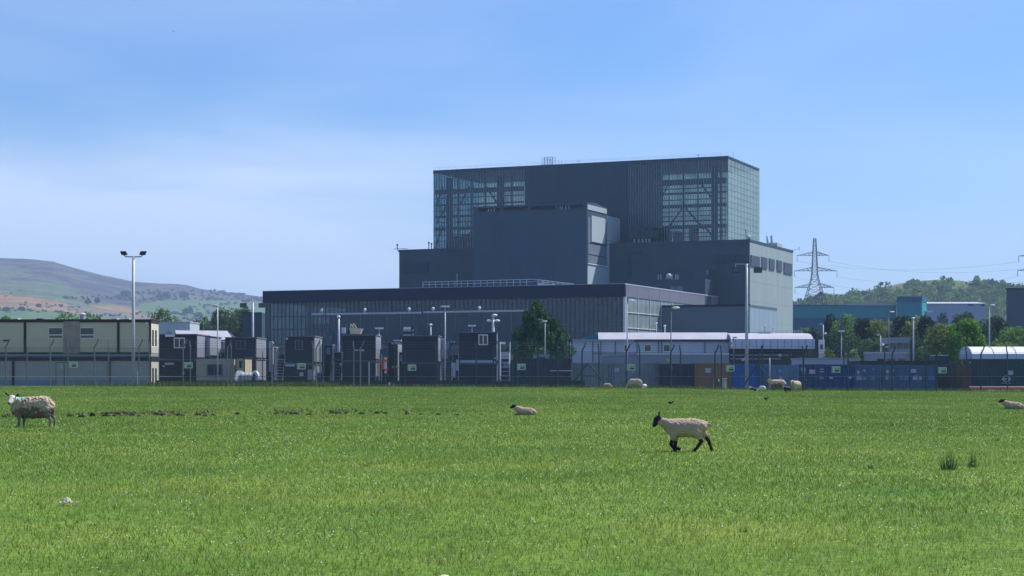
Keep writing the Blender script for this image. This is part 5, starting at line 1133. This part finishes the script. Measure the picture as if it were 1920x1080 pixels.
# rough grass strip along the fence foot
Vs = []; g = np.random.default_rng(5); n = 9000
cx_ = np.where(g.random(n) < .4, g.uniform(-25, -12, n), g.uniform(-30, 38, n)); cy_ = 121+g.normal(0, 1.2, n); cz = gz(cx_, cy_)
hh_ = g.uniform(.1, .42, n)*np.where(cx_ < -12, 1, .75); ang = g.uniform(0, 6.28, n); w = .03
P0 = np.stack([cx_-w*np.cos(ang), cy_-w*np.sin(ang), cz-.03], 1); P1 = np.stack([cx_+w*np.cos(ang), cy_+w*np.sin(ang), cz-.03], 1); P2 = np.stack([cx_+g.normal(0, .08, n), cy_+g.normal(0, .08, n), cz+hh_], 1)
V = np.stack([P0, P1, P2], 1).reshape(-1, 3); C = np.repeat(np.array([(.09, .13, .035)])*g.uniform(.6, 1.5, (n, 1)), 3, 0)
BL = colmat('grass_blades', .55, .25, trans=.34, nscale=.15, namp=.15)
o = bpy.data.objects.new('rough_grass', npmesh('rough_grass', V, np.arange(len(V)).reshape(-1, 3), BL, 3, C)); COL.objects.link(o); tag(o, 'longer rough grass along the foot of the security fence', 'grass', kind='stuff')

# ------------------------------------------------------------------ pylons and wires
PY = mat('pylon_steel', (.10, .09, .11), .6, .1, 1)
def pylon(px, D, ybase, ytop, arms, label, halfbase):
    x0 = xat(px, D); zt = zat(ytop, D); zb = zat(ybase, D); t = thing('electricity_pylon', label, 'pylon', (x0, D, zb), 'electricity pylons'); S1 = D/F
    def hw(z): 
        q = (z-zb)/(zt-zb); return halfbase*S1*(max(0, 1-q/.42)*.72+.28) if q < .42 else halfbase*S1*(.28-.17*(q-.42)/.58)
    zs = [zb+(zt-zb)*k/13 for k in range(14)]
    C4 = ((-1, -1), (1, -1), (1, 1), (-1, 1))
    for a, b in C4:
        m = MB()
        for k in range(13): m.bar((x0+a*hw(zs[k]), D+b*hw(zs[k]), zs[k]), (x0+a*hw(zs[k+1]), D+b*hw(zs[k+1]), zs[k+1]), .2)
        P('leg', m, PY, t)
    for f in range(4):
        m = MB(); (a, b), (c, d) = C4[f], C4[(f+1) % 4]
        for k in range(13):
            h0, h1 = hw(zs[k]), hw(zs[k+1]); m.bar((x0+a*h0, D+b*h0, zs[k]), (x0+c*h1, D+d*h1, zs[k+1]), .09).bar((x0+c*h0, D+d*h0, zs[k]), (x0+a*h1, D+b*h1, zs[k+1]), .09).bar((x0+a*h1, D+b*h1, zs[k+1]), (x0+c*h1, D+d*h1, zs[k+1]), .08)
        P('lattice_bracing', m, PY, t)
    tips = []
    for ya, l, r in arms:
        z = zat(ya, D)
        for s, w in ((-1, l), (1, r)):
            m = MB(); tip = Vector((x0+s*w*S1, D, z)); h = hw(z); up = 7*S1
            for b in (-1, 1):
                r0 = Vector((x0+s*h, D+b*h, z)); r1 = Vector((x0+s*h, D+b*h, z+up)); m.bar(r0, tip, .13).bar(r1, tip, .13)
                for q in (.25, .5, .75): m.bar(r0.lerp(tip, q), r1.lerp(tip, q), .1).bar(r0.lerp(tip, q), r1.lerp(tip, q-.25), .1)
            P('crossarm', m, PY, t); P('insulator', MB().tube(tip, tip-Vector((0, 0, 11*S1)), .09, .09, 5), PY, t); tips.append(tip-Vector((0, 0, 11*S1)))
    return t, tips
p1, tips1 = pylon(1527.5, 700, 572, 447, ((479, 33, 27), (508, 38, 42), (539, 37, 36)), 'complete lattice pylon standing right of the power station', 20)
p2, tips2 = pylon(1968, 560, 640, 400, ((480, 58, 50), (507, 60, 56), (536, 54, 50)), 'nearer lattice pylon beyond the right edge, only its arm tips in view', 40)
def wire(a, b, sag, r=.028, label='thin overhead power line', n=14):
    m = MB(); a = Vector(a); b = Vector(b); pr = a
    for i in range(1, n+1): q = a.lerp(b, i/n); q.z -= sag*4*(i/n)*(1-i/n); m.tube(pr, q, r, r, 4, cap=False); pr = q
    o = P('power_line', m, PY); tag(o, label, 'power line', 'power lines strung between the two pylons'); return o
for i, (a, b) in enumerate(zip(tips1, tips2)): wire(a, b, 3+i % 3, label='power line from the %s arm of the far pylon on its %s side' % (('top', 'middle', 'bottom')[i//2], ('left', 'right')[i % 2]))

# ------------------------------------------------------------------ sheep and birds
FLE = {}
def fleece(name, c, c2, sc=9):
    m = mat(name, c, .95, 0, sc, spec=.05, bump=.8, bscale=26, c2=c2); m.node_tree.nodes['Principled BSDF'].inputs['Roughness'].default_value = .95; return m
F_ewe = fleece('dirty_cream_fleece', (.66, .55, .41), (.36, .26, .19), 7); F_lamb = fleece('lamb_fleece', (.54, .41, .30), (.38, .28, .21), 10); F_belly = fleece('grey_brown_belly_fleece', (.13, .10, .09), (.27, .21, .17), 9)
SKW = mat('white_sheep_face', (.62, .56, .49), .85, .10, 20); SKB = mat('black_sheep_face', (.014, .012, .013), .7, .2, 20, spec=.25); SKL = mat('brown_grey_leg', (.22, .17, .14), .85, .3, 14); TEAL = mat('teal_marker_dye', (.25, .48, .42), .9, .15, 20); NOSE = mat('dark_nose', (.02, .018, .02), .5)
def animal(label, px, py, prims, mats, org_px=None, scale=1.0, vox=.014, wool=.012, group='sheep in the field', cat='sheep', name='sheep', flip=False, yaw=0, eyes=(), D=None, seed=1):
    if D is None:
        D = 60.
        for _ in range(60): D = .5*D+.5*min(117, max(8, (EYE-gzf(xat(px, D), D))*F/(py-HY)))
    x = xat(px, D); z = gzf(x, D)-.01
    bm = bmesh.new()
    for pr in prims:
        p, r0, q, r1 = pr[:4]; sy = 1
        b2 = bmesh.new()
        for c, r in ((p, r0), (q, r1)):
            ret = bmesh.ops.create_icosphere(b2, subdivisions=2, radius=r); bmesh.ops.translate(b2, verts=ret['verts'], vec=c)
        res = bmesh.ops.convex_hull(b2, input=b2.verts[:]); bmesh.ops.delete(b2, geom=[v for v in res['geom_interior'] if isinstance(v, bmesh.types.BMVert)]+[v for v in res['geom_unused'] if isinstance(v, bmesh.types.BMVert)], context='VERTS')
        me = bpy.data.meshes.new('tmp'); b2.to_mesh(me); bm.from_mesh(me); bpy.data.meshes.remove(me); b2.free()
    me = bpy.data.meshes.new(name); bm.to_mesh(me); bm.free()
    o = bpy.data.objects.new(name, me); COL.objects.link(o)
    md = o.modifiers.new('r', 'REMESH'); md.mode = 'VOXEL'; md.voxel_size = vox; md2 = o.modifiers.new('s', 'SMOOTH'); md2.iterations = 4; md2.factor = .6
    bpy.context.view_layer.update()
    ne = bpy.data.meshes.new_from_object(o.evaluated_get(bpy.context.evaluated_depsgraph_get())); o.modifiers.clear(); o.data = ne; bpy.data.meshes.remove(me); ne.name = name
    for mt in mats: ne.materials.append(mt)
    N = len(ne.vertices); co = np.empty(N*3, np.float32); ne.vertices.foreach_get('co', co); co = co.reshape(-1, 3)
    best = np.full(N, 1e9); idx = np.zeros(N, int)
    for pr in prims:
        p, q = np.array(pr[0]), np.array(pr[2]); d = q-p; t = np.clip(((co-p)@d)/max(1e-9, d@d), 0, 1); dist = np.linalg.norm(co-(p+t[:, None]*d), axis=1)-(pr[1]+(pr[3]-pr[1])*t)
        ok = dist < best; best[ok] = dist[ok]; idx[ok] = pr[4]
    nrm = [v.normal.copy() for v in ne.vertices]
    for i, v in enumerate(ne.vertices):
        if idx[i] in (0, 3):
            c = v.co*(22); v.co += nrm[i]*wool*(noise.noise(c)+.6*noise.noise(c*2.3))
            if idx[i] == 0 and (co[i][2] < BELLY+.16*noise.noise(v.co*6)+.08*noise.noise(v.co*17)) and nrm[i].z < .25 and len(mats) > 3 and BELLY > 0: idx[i] = 3
    if len(mats) > 5:
        for i, v in enumerate(ne.vertices):
            if idx[i] == 0 and abs(co[i][0]+.27) < .10+.04*noise.noise(v.co*30) and co[i][2] > .655+.03*noise.noise(v.co*20+Vector((3, 1, 2))): idx[i] = 5
    for f in ne.polygons: f.material_index = int(np.bincount([idx[v] for v in f.vertices]).argmax()); f.use_smooth = True
    o.scale = (-scale if flip else scale, scale, scale); o.location = (x, D, z); o.rotation_euler = (0, 0, yaw)
    if flip:
        ne.transform(Matrix.Scale(-1, 4, (1, 0, 0))); ne.flip_normals(); o.scale = (scale,)*3
    tag(o, label, cat, group)
    for e in eyes:
        s = -1 if flip else 1
        eo = bpy.data.objects.new('eye', MB().ball((e[0]*s, e[1], e[2]), e[3], 8, 6).mesh('eye', NOSE)); COL.objects.link(eo); eo.parent = o
    return o
BELLY = .42
ewe = [((-.20, 0, .50), .235, (.28, 0, .53), .225, 0), ((.30, 0, .52), .22, (.40, 0, .48), .16, 0), ((-.1, 0, .42), .21, (.25, 0, .42), .2, 0), ((-.24, 0, .52), .2, (-.40, -.05, .60), .13, 0), ((-.34, -.02, .46), .17, (-.30, 0, .42), .18, 0),
    ((-.42, -.08, .66), .105, (-.43, -.14, .69), .092, 1), ((-.43, -.15, .69), .088, (-.455, -.29, .595), .055, 1), ((-.457, -.325, .59), .03, (-.457, -.34, .585), .028, 4),
    ((-.36, -.13, .75), .018, (-.285, -.14, .785), .032, 4), ((-.50, -.13, .76), .018, (-.585, -.14, .82), .030, 4),
    ((-.30, -.1, .34), .085, (-.28, -.1, .2), .045, 2), ((-.28, -.1, .2), .038, (-.29, -.1, .02), .03, 2), ((-.24, .1, .34), .085, (-.22, .1, .2), .045, 2), ((-.22, .1, .2), .038, (-.22, .1, .02), .03, 2),
    ((.36, -.1, .42), .13, (.40, -.1, .28), .07, 0), ((.40, -.1, .28), .05, (.47, -.1, .19), .034, 2), ((.47, -.1, .19), .034, (.45, -.1, .02), .03, 2), ((.40, .1, .42), .12, (.46, .1, .28), .06, 0), ((.46, .1, .28), .045, (.52, .1, .19), .032, 2), ((.52, .1, .19), .032, (.51, .1, .02), .03, 2)]
o = animal('shaggy cream ewe standing at the left with her head turned to the camera', 60, 800.5, ewe, [F_ewe, SKW, SKL, F_belly, NOSE, TEAL], vox=.013, wool=.028, eyes=((-.50, -.215, .69, .018), (-.385, -.22, .69, .018)), cat='sheep', name='sheep')
BELLY = 0
lamb = [((-.15, 0, .43), .165, (.2, 0, .425), .172, 0), ((.2, 0, .445), .155, (.31, 0, .45), .13, 0), ((-.2, 0, .45), .14, (-.30, 0, .5), .095, 0), ((-.30, 0, .50), .095, (-.42, 0, .56), .062, 0),
    ((-.43, -.005, .59), .066, (-.455, 0, .565), .064, 1), ((-.455, 0, .565), .06, (-.50, 0, .475), .04, 1), ((-.42, -.045, .63), .016, (-.428, -.075, .705), .015, 1), ((-.41, .045, .63), .016, (-.395, .08, .70), .015, 1),
    ((.36, 0, .51), .05, (.43, 0, .49), .035, 0), ((.43, 0, .49), .033, (.49, 0, .475), .03, 0),
    ((-.17, -.07, .33), .075, (-.18, -.07, .24), .045, 0), ((-.18, -.07, .24), .038, (-.215, -.07, .145), .036, 2), ((-.215, -.07, .145), .036, (-.15, -.07, .05), .025, 2), ((-.15, -.07, .05), .031, (-.135, -.07, .02), .036, 2),
    ((-.12, .07, .33), .075, (-.115, .07, .22), .042, 0), ((-.115, .07, .22), .036, (-.125, .07, .12), .035, 2), ((-.125, .07, .12), .034, (-.125, .07, .075), .025, 2), ((-.12, .07, .07), .032, (-.055, .07, .055), .037, 2),
    ((.24, -.07, .36), .11, (.29, -.07, .27), .058, 0), ((.29, -.07, .26), .042, (.325, -.07, .19), .038, 2), ((.325, -.07, .19), .036, (.22, -.07, .05), .025, 2), ((.22, -.07, .05), .031, (.195, -.07, .02), .034, 2),
    ((.30, .07, .38), .11, (.39, .07, .30), .058, 0), ((.39, .07, .30), .045, (.465, .07, .205), .038, 2), ((.465, .07, .205), .036, (.515, .07, .06), .025, 2), ((.515, .07, .06), .031, (.525, .07, .02), .036, 2)]
animal('black faced lamb walking left across the open grass, nearest animal', 1280, 846.5, lamb, [F_lamb, SKB, SKB, F_lamb], vox=.009, wool=.007, eyes=((-.475, -.045, .57, .009),), scale=1.0)
lying = [((-.06, 0, .13), .125, (.2, 0, .12), .12, 0), ((.2, 0, .12), .12, (.32, 0, .09), .085, 0), ((-.1, 0, .16), .11, (-.22, 0, .22), .075, 0), ((-.25, 0, .265), .062, (-.29, 0, .28), .058, 1), ((-.29, 0, .275), .052, (-.375, 0, .24), .032, 1), ((-.24, -.05, .31), .012, (-.2, -.09, .325), .02, 1), ((-.24, .05, .31), .012, (-.2, .09, .325), .02, 1),
    ((-.12, -.09, .06), .05, (-.26, -.08, .02), .028, 2), ((.2, -.1, .08), .07, (.1, -.14, .03), .03, 2), ((.33, 0, .1), .03, (.39, 0, .03), .025, 0)]
animal('black faced lamb lying in the middle of the field facing left', 981, 778.5, lying, [F_lamb, SKB, SKL, F_lamb], vox=.011, wool=.008)
animal('pale sheep with dark face lying near the right edge of the field', 1896, 767.5, lying, [F_lamb, SKB, SKL, F_lamb], vox=.013, wool=.008, scale=1.18)
def quad(head, belly=0, dark=False):
    q = [((-.22, 0, .50), .22, (.28, 0, .50), .22, 0), ((.28, 0, .5), .21, (.4, 0, .46), .15, 0), ((0, 0, .42), .2, (.2, 0, .42), .19, 0)]
    for x, y in ((-.26, -.1), (-.2, .1)): q += [((x, y, .34), .09, (x, y, .2), .045, 0), ((x, y, .2), .038, (x, y, .02), .03, 2)]
    for x, y in ((.34, -.1), (.4, .1)): q += [((x, y, .4), .12, (x+.03, y, .28), .06, 0), ((x+.03, y, .28), .045, (x+.08, y, .19), .032, 2), ((x+.08, y, .19), .032, (x+.06, y, .02), .03, 2)]
    if head == 'graze': q += [((-.3, 0, .48), .17, (-.5, 0, .28), .1, 0), ((-.5, 0, .27), .08, (-.54, 0, .2), .075, 1), ((-.54, 0, .2), .07, (-.6, 0, .08), .045, 1), ((-.5, -.07, .25), .015, (-.46, -.14, .26), .025, 1), ((-.5, .07, .25), .015, (-.46, .14, .26), .025, 1)]
    else: q += [((-.3, 0, .52), .17, (-.48, 0, .66), .1, 0), ((-.48, 0, .68), .08, (-.52, 0, .7), .075, 1), ((-.52, 0, .69), .07, (-.64, 0, .62), .042, 1), ((-.47, -.07, .73), .015, (-.42, -.15, .75), .026, 1), ((-.47, .07, .73), .015, (-.42, .15, .75), .026, 1)]
    return q
animal('cream ewe grazing by the fence in front of the grey green container', 1190, 729.5, quad('graze'), [F_ewe, SKW, SKL, F_belly], vox=.022, wool=.02, yaw=-.25, scale=.93)
animal('small white lamb feeding behind the ewe that grazes by the grey green container', 1208, 730, quad('graze'), [SKW, SKW, SKW, SKW], vox=.02, wool=.01, scale=.48, yaw=1.0, D=113)
animal('small dark backed lamb grazing alone left of the grazing ewe', 1139, 729, quad('graze'), [F_lamb, SKL, SKL, F_belly], vox=.025, wool=.012, scale=.52, flip=True)
BELLY = .45
animal('long dirty cream ewe standing in profile in the group by the pale blue container', 1457, 733.5, quad('up'), [F_ewe, SKL, SKL, F_belly], vox=.022, wool=.02, scale=1.08, D=112)
BELLY = 0
animal('cream ewe standing three quarter view at the right of the group by the fence', 1492, 734, quad('up'), [F_ewe, SKW, SKL, F_belly], vox=.022, wool=.02, scale=1.0, yaw=.95, D=110)
animal('dark and white lamb between the two standing ewes', 1476, 735, quad('up'), [SKB, SKW, SKB, SKB], vox=.026, wool=.008, scale=.55, yaw=.6, D=107)
animal('black and white lamb lying at the left end of the group by the fence', 1414, 734.5, lying, [SKB, SKW, SKW, SKB], vox=.018, wool=.006, scale=.95, D=111, yaw=.3)
animal('pinkish white lamb standing second from the left of the group by the fence', 1429, 735, quad('graze'), [SKW, SKL, SKL, SKL], vox=.02, wool=.008, scale=.52, D=110, yaw=-.9)
def crow(px, py, label, flip):
    D = 60.
    for _ in range(60): D = .5*D+.5*min(117, (EYE-gzf(xat(px, D), D))*F/(py-HY))
    x = xat(px, D); z = gzf(x, D); t = thing('crow', label, 'bird', (x, D, z), 'black birds in the grass'); s = -1 if flip else 1
    P('body', MB().ball((x, D, z+.095), .055, 12, 8, (1.6, .9, .9)), M['black'], t, smooth=True); P('head', MB().ball((x+.095*s, D, z+.135), .032, 10, 7), M['black'], t, smooth=True)
    P('beak', MB().tube((x+.12*s, D, z+.135), (x+.165*s, D, z+.122), .011, .003, 6), M['black'], t); P('tail', MB().pts8([(x-s*(.065+.11*a), D+b*.022, z+.095-.02*a+c*.012) for c in (0, 1) for a, b in ((0, -1), (1, -1), (1, 1), (0, 1))]), M['black'], t)
    for d in (-.02, .02): P('leg', MB().tube((x+.01, D+d, z-.01), (x+.01, D+d, z+.06), .006), M['black'], t)
    return t
crow(1257, 759.5, 'black bird standing above the walking lamb, facing right', False); crow(1436, 751, 'black bird pecking in the grass below the group of ewes', False)
def flyer(px, py, D, label):
    x, z = xat(px, D), zat(py, D); o = P('flying_bird', MB().quad((x-.45, D, z+.14), (x, D-.1, z), (x, D+.12, z)).quad((x+.45, D, z+.1), (x, D+.12, z), (x, D-.1, z)).tube((x, D-.2, z), (x, D+.25, z), .06, .03, 6), M['black']); o.data.transform(Matrix.Translation((-x, -D, -z))); o.location = (x, D, z); tag(o, label, 'bird', 'distant birds in the sky')
flyer(1105, 286, 420, 'tiny dark bird in the sky above the tower roof'); flyer(325, 59, 300, 'tiny dark bird high in the sky at the upper left')

# ------------------------------------------------------------------ soil, wool, rushes
SOIL = mat('dark_soil', (.035, .026, .02), .95, .35, 12, bump=.8, bscale=20); SOILD = mat('dry_soil', (.20, .15, .10), .95, .3, 10, bump=.6, bscale=20)
g = random.Random(21)
def clod(px, py, w, h, mt, label, group='soil clods turned up across the field'):
    D = 60.
    for _ in range(60): D = .5*D+.5*min(110, (EYE-gzf(xat(px, D), D))*F/(py-HY))
    m = MB(); n = 9; x = xat(px, D); z = gzf(x, D)+.02; w_ = w*D/F; hh = h*D/F
    for r in range(3):
        for i in range(n): a = 2*math.pi*i/n; q = w_/2*(1, .8, .45)[r]*g.uniform(.8, 1.2); m.v.append((q*math.cos(a), q*.8*math.sin(a), (-.03, hh*.6, hh)[r]*g.uniform(.85, 1.15)))
    m.v.append((0, 0, hh*1.05))
    for r in range(2):
        for i in range(n): j = (i+1) % n; m.f.append((r*n+i, r*n+j, (r+1)*n+j, (r+1)*n+i))
    for i in range(n): m.f.append((2*n+i, 2*n+(i+1) % n, 3*n))
    o = bpy.data.objects.new('soil_clod', m.mesh('soil_clod', mt)); COL.objects.link(o); o.location = (x, D, z); tag(o, label, 'soil clod', group); return o
where = 'dark clod of turned soil in the broken line across the grass'
for px, py, w, h in ((10, 782, 8, 3), (134, 781, 11, 6), (154, 782, 12, 6), (173, 780, 11, 8), (196, 780, 9, 5), (200, 777, 10, 6), (214, 780, 9, 3), (225, 777, 8, 5), (233, 776, 9, 5), (247, 779, 12, 5), (262, 780, 8, 3), (292, 778, 10, 6), (303, 779, 12, 6), (318, 780, 9, 3), (335, 779, 10, 4), (343, 780, 8, 3), (372, 778, 12, 4), (384, 780, 9, 3), (400, 779, 8, 3), (446, 777, 10, 5), (518, 776, 9, 4), (545, 776, 10, 4), (556, 776, 9, 4), (580, 777, 12, 3), (622, 774, 9, 5), (634, 775, 10, 5), (648, 775, 8, 4), (680, 776, 9, 3), (709, 775, 9, 5), (722, 775, 8, 3), (762, 776, 9, 3), (790, 777, 8, 2.5), (822, 777, 8, 2.5), (858, 778, 9, 2.5), (904, 777, 9, 2)):
    for k in range(1):
        clod(px+g.uniform(-2, 2), py+1, w*g.uniform(1.0, 1.5), h*g.uniform(.5, .85), SOIL, where)
for px, py, w, h in ((207, 781, 14, 3), (308, 777, 12, 3), (385, 777, 10, 3), (228, 780, 9, 3), (555, 774, 9, 2)): clod(px, py, w, h, SOILD, 'paler dry clod lying in the broken soil line', 'dry soil clods in the broken soil line')
WOOLM = mat('loose_wool', (.66, .6, .5), .95, .15, 30, bump=.5, bscale=60)
V = []; q = np.random.default_rng(8); n = 900
cr = np.concatenate([q.uniform(0, 40, 20), q.normal(150, 14, 24), q.normal(225, 26, 130), q.normal(312, 24, 80), q.normal(385, 18, 30), q.normal(550, 20, 40), q.normal(640, 20, 30), q.uniform(420, 900, 50)]); n = len(cr)
pyc = np.interp(cr, [0, 180, 300, 450, 640, 900], [783, 781, 779.5, 779, 777, 779])+q.normal(0, 1.5, n)
for px_, py_ in zip(cr, pyc):
    D = EYE*F/(py_-HY)*.965; x = xat(px_, D); z = gzf(x, D); r = q.uniform(.015, .06); a = q.uniform(0, 6.28)
    V += [(x+r*math.cos(a), D+r*math.sin(a), z-.02), (x+r*math.cos(a+2.1), D+r*math.sin(a+2.1), z-.02), (x+r*math.cos(a+4.2), D+r*math.sin(a+4.2), z-.02), (x, D, z+r*1.1+.03)]
V = np.array(V); i = np.arange(n)[:, None]*4; Fc = np.concatenate([i+np.array([[0, 1, 3]]), i+np.array([[1, 2, 3]]), i+np.array([[2, 0, 3]])])
o = bpy.data.objects.new('loose_soil', npmesh('loose_soil', V, Fc, SOIL, 3)); COL.objects.link(o); tag(o, 'crumbs of dark soil strewn in a broken line across the grass', 'soil', kind='stuff')
def wool(px, py, w, label, name='wool_tuft', cat='wool', n=190, mt=None):
    D = (EYE)*F/(py-HY); x = xat(px, D); z = gzf(x, D); m = MB(); w_ = w*D/F
    for i in range(n):
        a = g.uniform(0, 6.28); q = abs(g.gauss(0, .28))*w_; r = g.uniform(.02, .07)*w_; m.ball((q*math.cos(a)*1.2, q*math.sin(a), r*.6+max(0, w_*.38-q*1.1)*g.uniform(.3, 1)), r, 6, 4)
    m.ball((0, 0, w_*.16), w_*.24, 10, 7, (1.25, .9, .8))
    o = bpy.data.objects.new(name, m.mesh(name, mt or WOOLM, smooth=True)); COL.objects.link(o); o.location = (x, D, z+.03); tag(o, label, cat)
wool(125, 949, 27, 'clump of white wool lying in the grass at lower left')
o = clod(832, 1089, 26, 5, WOOLM, 'pale flat stone at the bottom edge of the picture', None); o.name = 'stone'; o['category'] = 'stone'
def rush(px, py, w, h, n, label, c=(.06, .12, .03)):
    D = EYE*F/(py-HY); x = xat(px, D); z = gzf(x, D); q = np.random.default_rng(int(px)); w_ = w*D/F; hh = h*D/F
    cx, cy = q.normal(0, .22, n)*w_, q.normal(0, .22, n)*w_; a = q.uniform(0, 6.28, n); t = .005; H = hh*q.uniform(.35, 1.05, n)*np.exp(-(cx/(w_*.6))**2)
    P0 = np.stack([cx-t*np.cos(a), cy-t*np.sin(a), -.02+0*cx], 1); P1 = np.stack([cx+t*np.cos(a), cy+t*np.sin(a), -.02+0*cx], 1); P2 = np.stack([cx*1.7+q.normal(0, .06, n)*hh, cy*1.7+q.normal(0, .06, n)*hh, H], 1)
    V = np.stack([P0, P1, P2], 1).reshape(-1, 3); C = np.repeat(np.array([c])*q.uniform(.5, 1.5, (n, 1)), 3, 0)
    o = bpy.data.objects.new('rush_clump', npmesh('rush_clump', V, np.arange(len(V)).reshape(-1, 3), BL, 3, C)); COL.objects.link(o); o.location = (x, D, z); tag(o, label, 'rushes', 'rush clumps in the pasture')
rush(1778, 882, 32, 42, 130, 'largest dark clump of rushes at lower right', (.055, .11, .035)); rush(1823, 877, 20, 32, 60, 'thin clump of rushes just right of the largest one'); rush(1632, 880, 16, 14, 40, 'low clump of rushes left of the largest one'); rush(1426, 846, 12, 10, 30, 'tiny clump of rushes right of the walking lamb'); rush(1395, 1000, 18, 14, 26, 'small sparse clump of rushes near the bottom right'); rush(1868, 830, 14, 10, 26, 'small clump of rushes near the right edge')

# ------------------------------------------------------------------ pasture grass: single blades
def grass(name, n, y0, y1, h0, h1, wd, seed, power):
    g = np.random.default_rng(seed); u = g.random(n)
    Y = (y0**power+(y1**power-y0**power)*u)**(1/power); X = g.uniform(-.315, .315, n)*Y+g.uniform(-1, 1, n); Z = gz(X, Y)
    # colour and height fields with soft clumps
    def nf(s, k): 
        a = np.zeros(n)
        for j in range(4):
            q = g2.uniform(0, 6.28, 3); th = g2.uniform(0, 6.28); f = 2**j/s; a += np.sin((X*math.cos(th)+Y*math.sin(th))*f+q[0]+1.7*np.sin((X*math.sin(th)-Y*math.cos(th))*f*.7+q[1]))/(1.35**j)
        return a/2.6
    g2 = np.random.default_rng(99); big = .6*nf(4.5, 0)+.6*nf(1.9, 0)-.2+.35*sstep(22, 11, Y); med = nf(1.1, 1); sm = nf(.33, 2)
    H = g.uniform(h0, h1, n)*(1+.30*med+.22*sm); ang = g.uniform(0, 6.28, n); lean = g.normal(0, .62, (n, 2))*H[:, None]
    w = wd*(Y/15)**.75*g.uniform(.6, 1.4, n)
    bx, by = np.cos(ang)*w, np.sin(ang)*w
    P0 = np.stack([X-bx, Y-by, Z-.01], 1); P1 = np.stack([X+bx, Y+by, Z-.01], 1); P2 = np.stack([X+lean[:, 0], Y+lean[:, 1], Z+H], 1)
    A = np.array([(.086, .190, .024)]); B = np.array([(.25, .315, .048)]); t = np.clip(.42+.45*big+.3*med+g.normal(0, .2, n), 0, 1)[:, None]
    C = A*(1-t)+B*t; C = C*g.uniform(.6, 1.4, (n, 1))*(1+.12*sm)[:, None]
    pale = g.random(n) < .055+.05*np.clip(sm, 0, 1); C[pale] = np.array([(.55, .62, .34)])*g.uniform(.6, 1.25, (pale.sum(), 1))
    dry = g.random(n) < .02+.10*np.clip(big+.5*med-.35, 0, 1); C[dry] = np.array([(.34, .27, .14)])
    V = np.stack([P0, P1, P2], 1).reshape(-1, 3)
    o = bpy.data.objects.new(name, npmesh(name, V, np.arange(len(V)).reshape(-1, 3), BL, 3, np.repeat(C, 3, 0))); COL.objects.link(o)
    tag(o, 'short green pasture grass with pale blades covering the field', 'grass', kind='stuff'); return o
grass('grass', 1000000, 10.5, 122.5, .022, .058, .0034, 1, 1.15)
# daisies and clover heads
n = 900; g = np.random.default_rng(31); Y = g.uniform(11, 48, n); X = g.uniform(-.3, .3, n)*Y
for (px, py, k) in ((500, 1015, 9), (620, 1012, 16), (310, 1008, 6), (1290, 925, 5), (1850, 900, 5), (1580, 920, 8), (640, 905, 5), (1700, 1010, 9)):
    D = EYE*F/(py-HY); i0 = g.integers(0, n-20); X[i0:i0+k] = xat(px, D)+g.normal(0, .12, k); Y[i0:i0+k] = D+g.normal(0, .12, k)
Z = gz(X, Y)+g.uniform(.04, .08, n); r = .008*(Y/14)**.6
V = []; 
for dx, dy, dz in ((-1, 0, 0), (0, -1, .3), (1, 0, .0), (0, 1, .5)): V.append(np.stack([X+dx*r, Y+dy*r, Z+dz*r*1.6], 1))
V = np.stack(V, 1).reshape(-1, 3); C = np.repeat(np.where(g.random((n, 1)) < .8, [(.75, .75, .68)], [(.7, .6, .1)]), 4, 0)
o = bpy.data.objects.new('daisies', npmesh('daisies', V, np.arange(len(V)).reshape(-1, 4), BL, 4, C)); COL.objects.link(o); tag(o, 'tiny white daisies scattered through the pasture', 'flowers', kind='stuff')
HAZE = 1.7e-4
hz = MB().box(-7000, 7000, -200, 5200, -6, 330)
HZ = bpy.data.materials.new('thin_air_haze'); HZ.use_nodes = True; HZ.node_tree.nodes.clear()
pv = HZ.node_tree.nodes.new('ShaderNodeVolumePrincipled'); pv.inputs['Color'].default_value = (.5, .7, 1, 1); pv.inputs['Density'].default_value = HAZE; pv.inputs['Anisotropy'].default_value = .2
ho = HZ.node_tree.nodes.new('ShaderNodeOutputMaterial'); HZ.node_tree.links.new(pv.outputs[0], ho.inputs['Volume'])
P('haze', hz, HZ, None, kind='stuff')
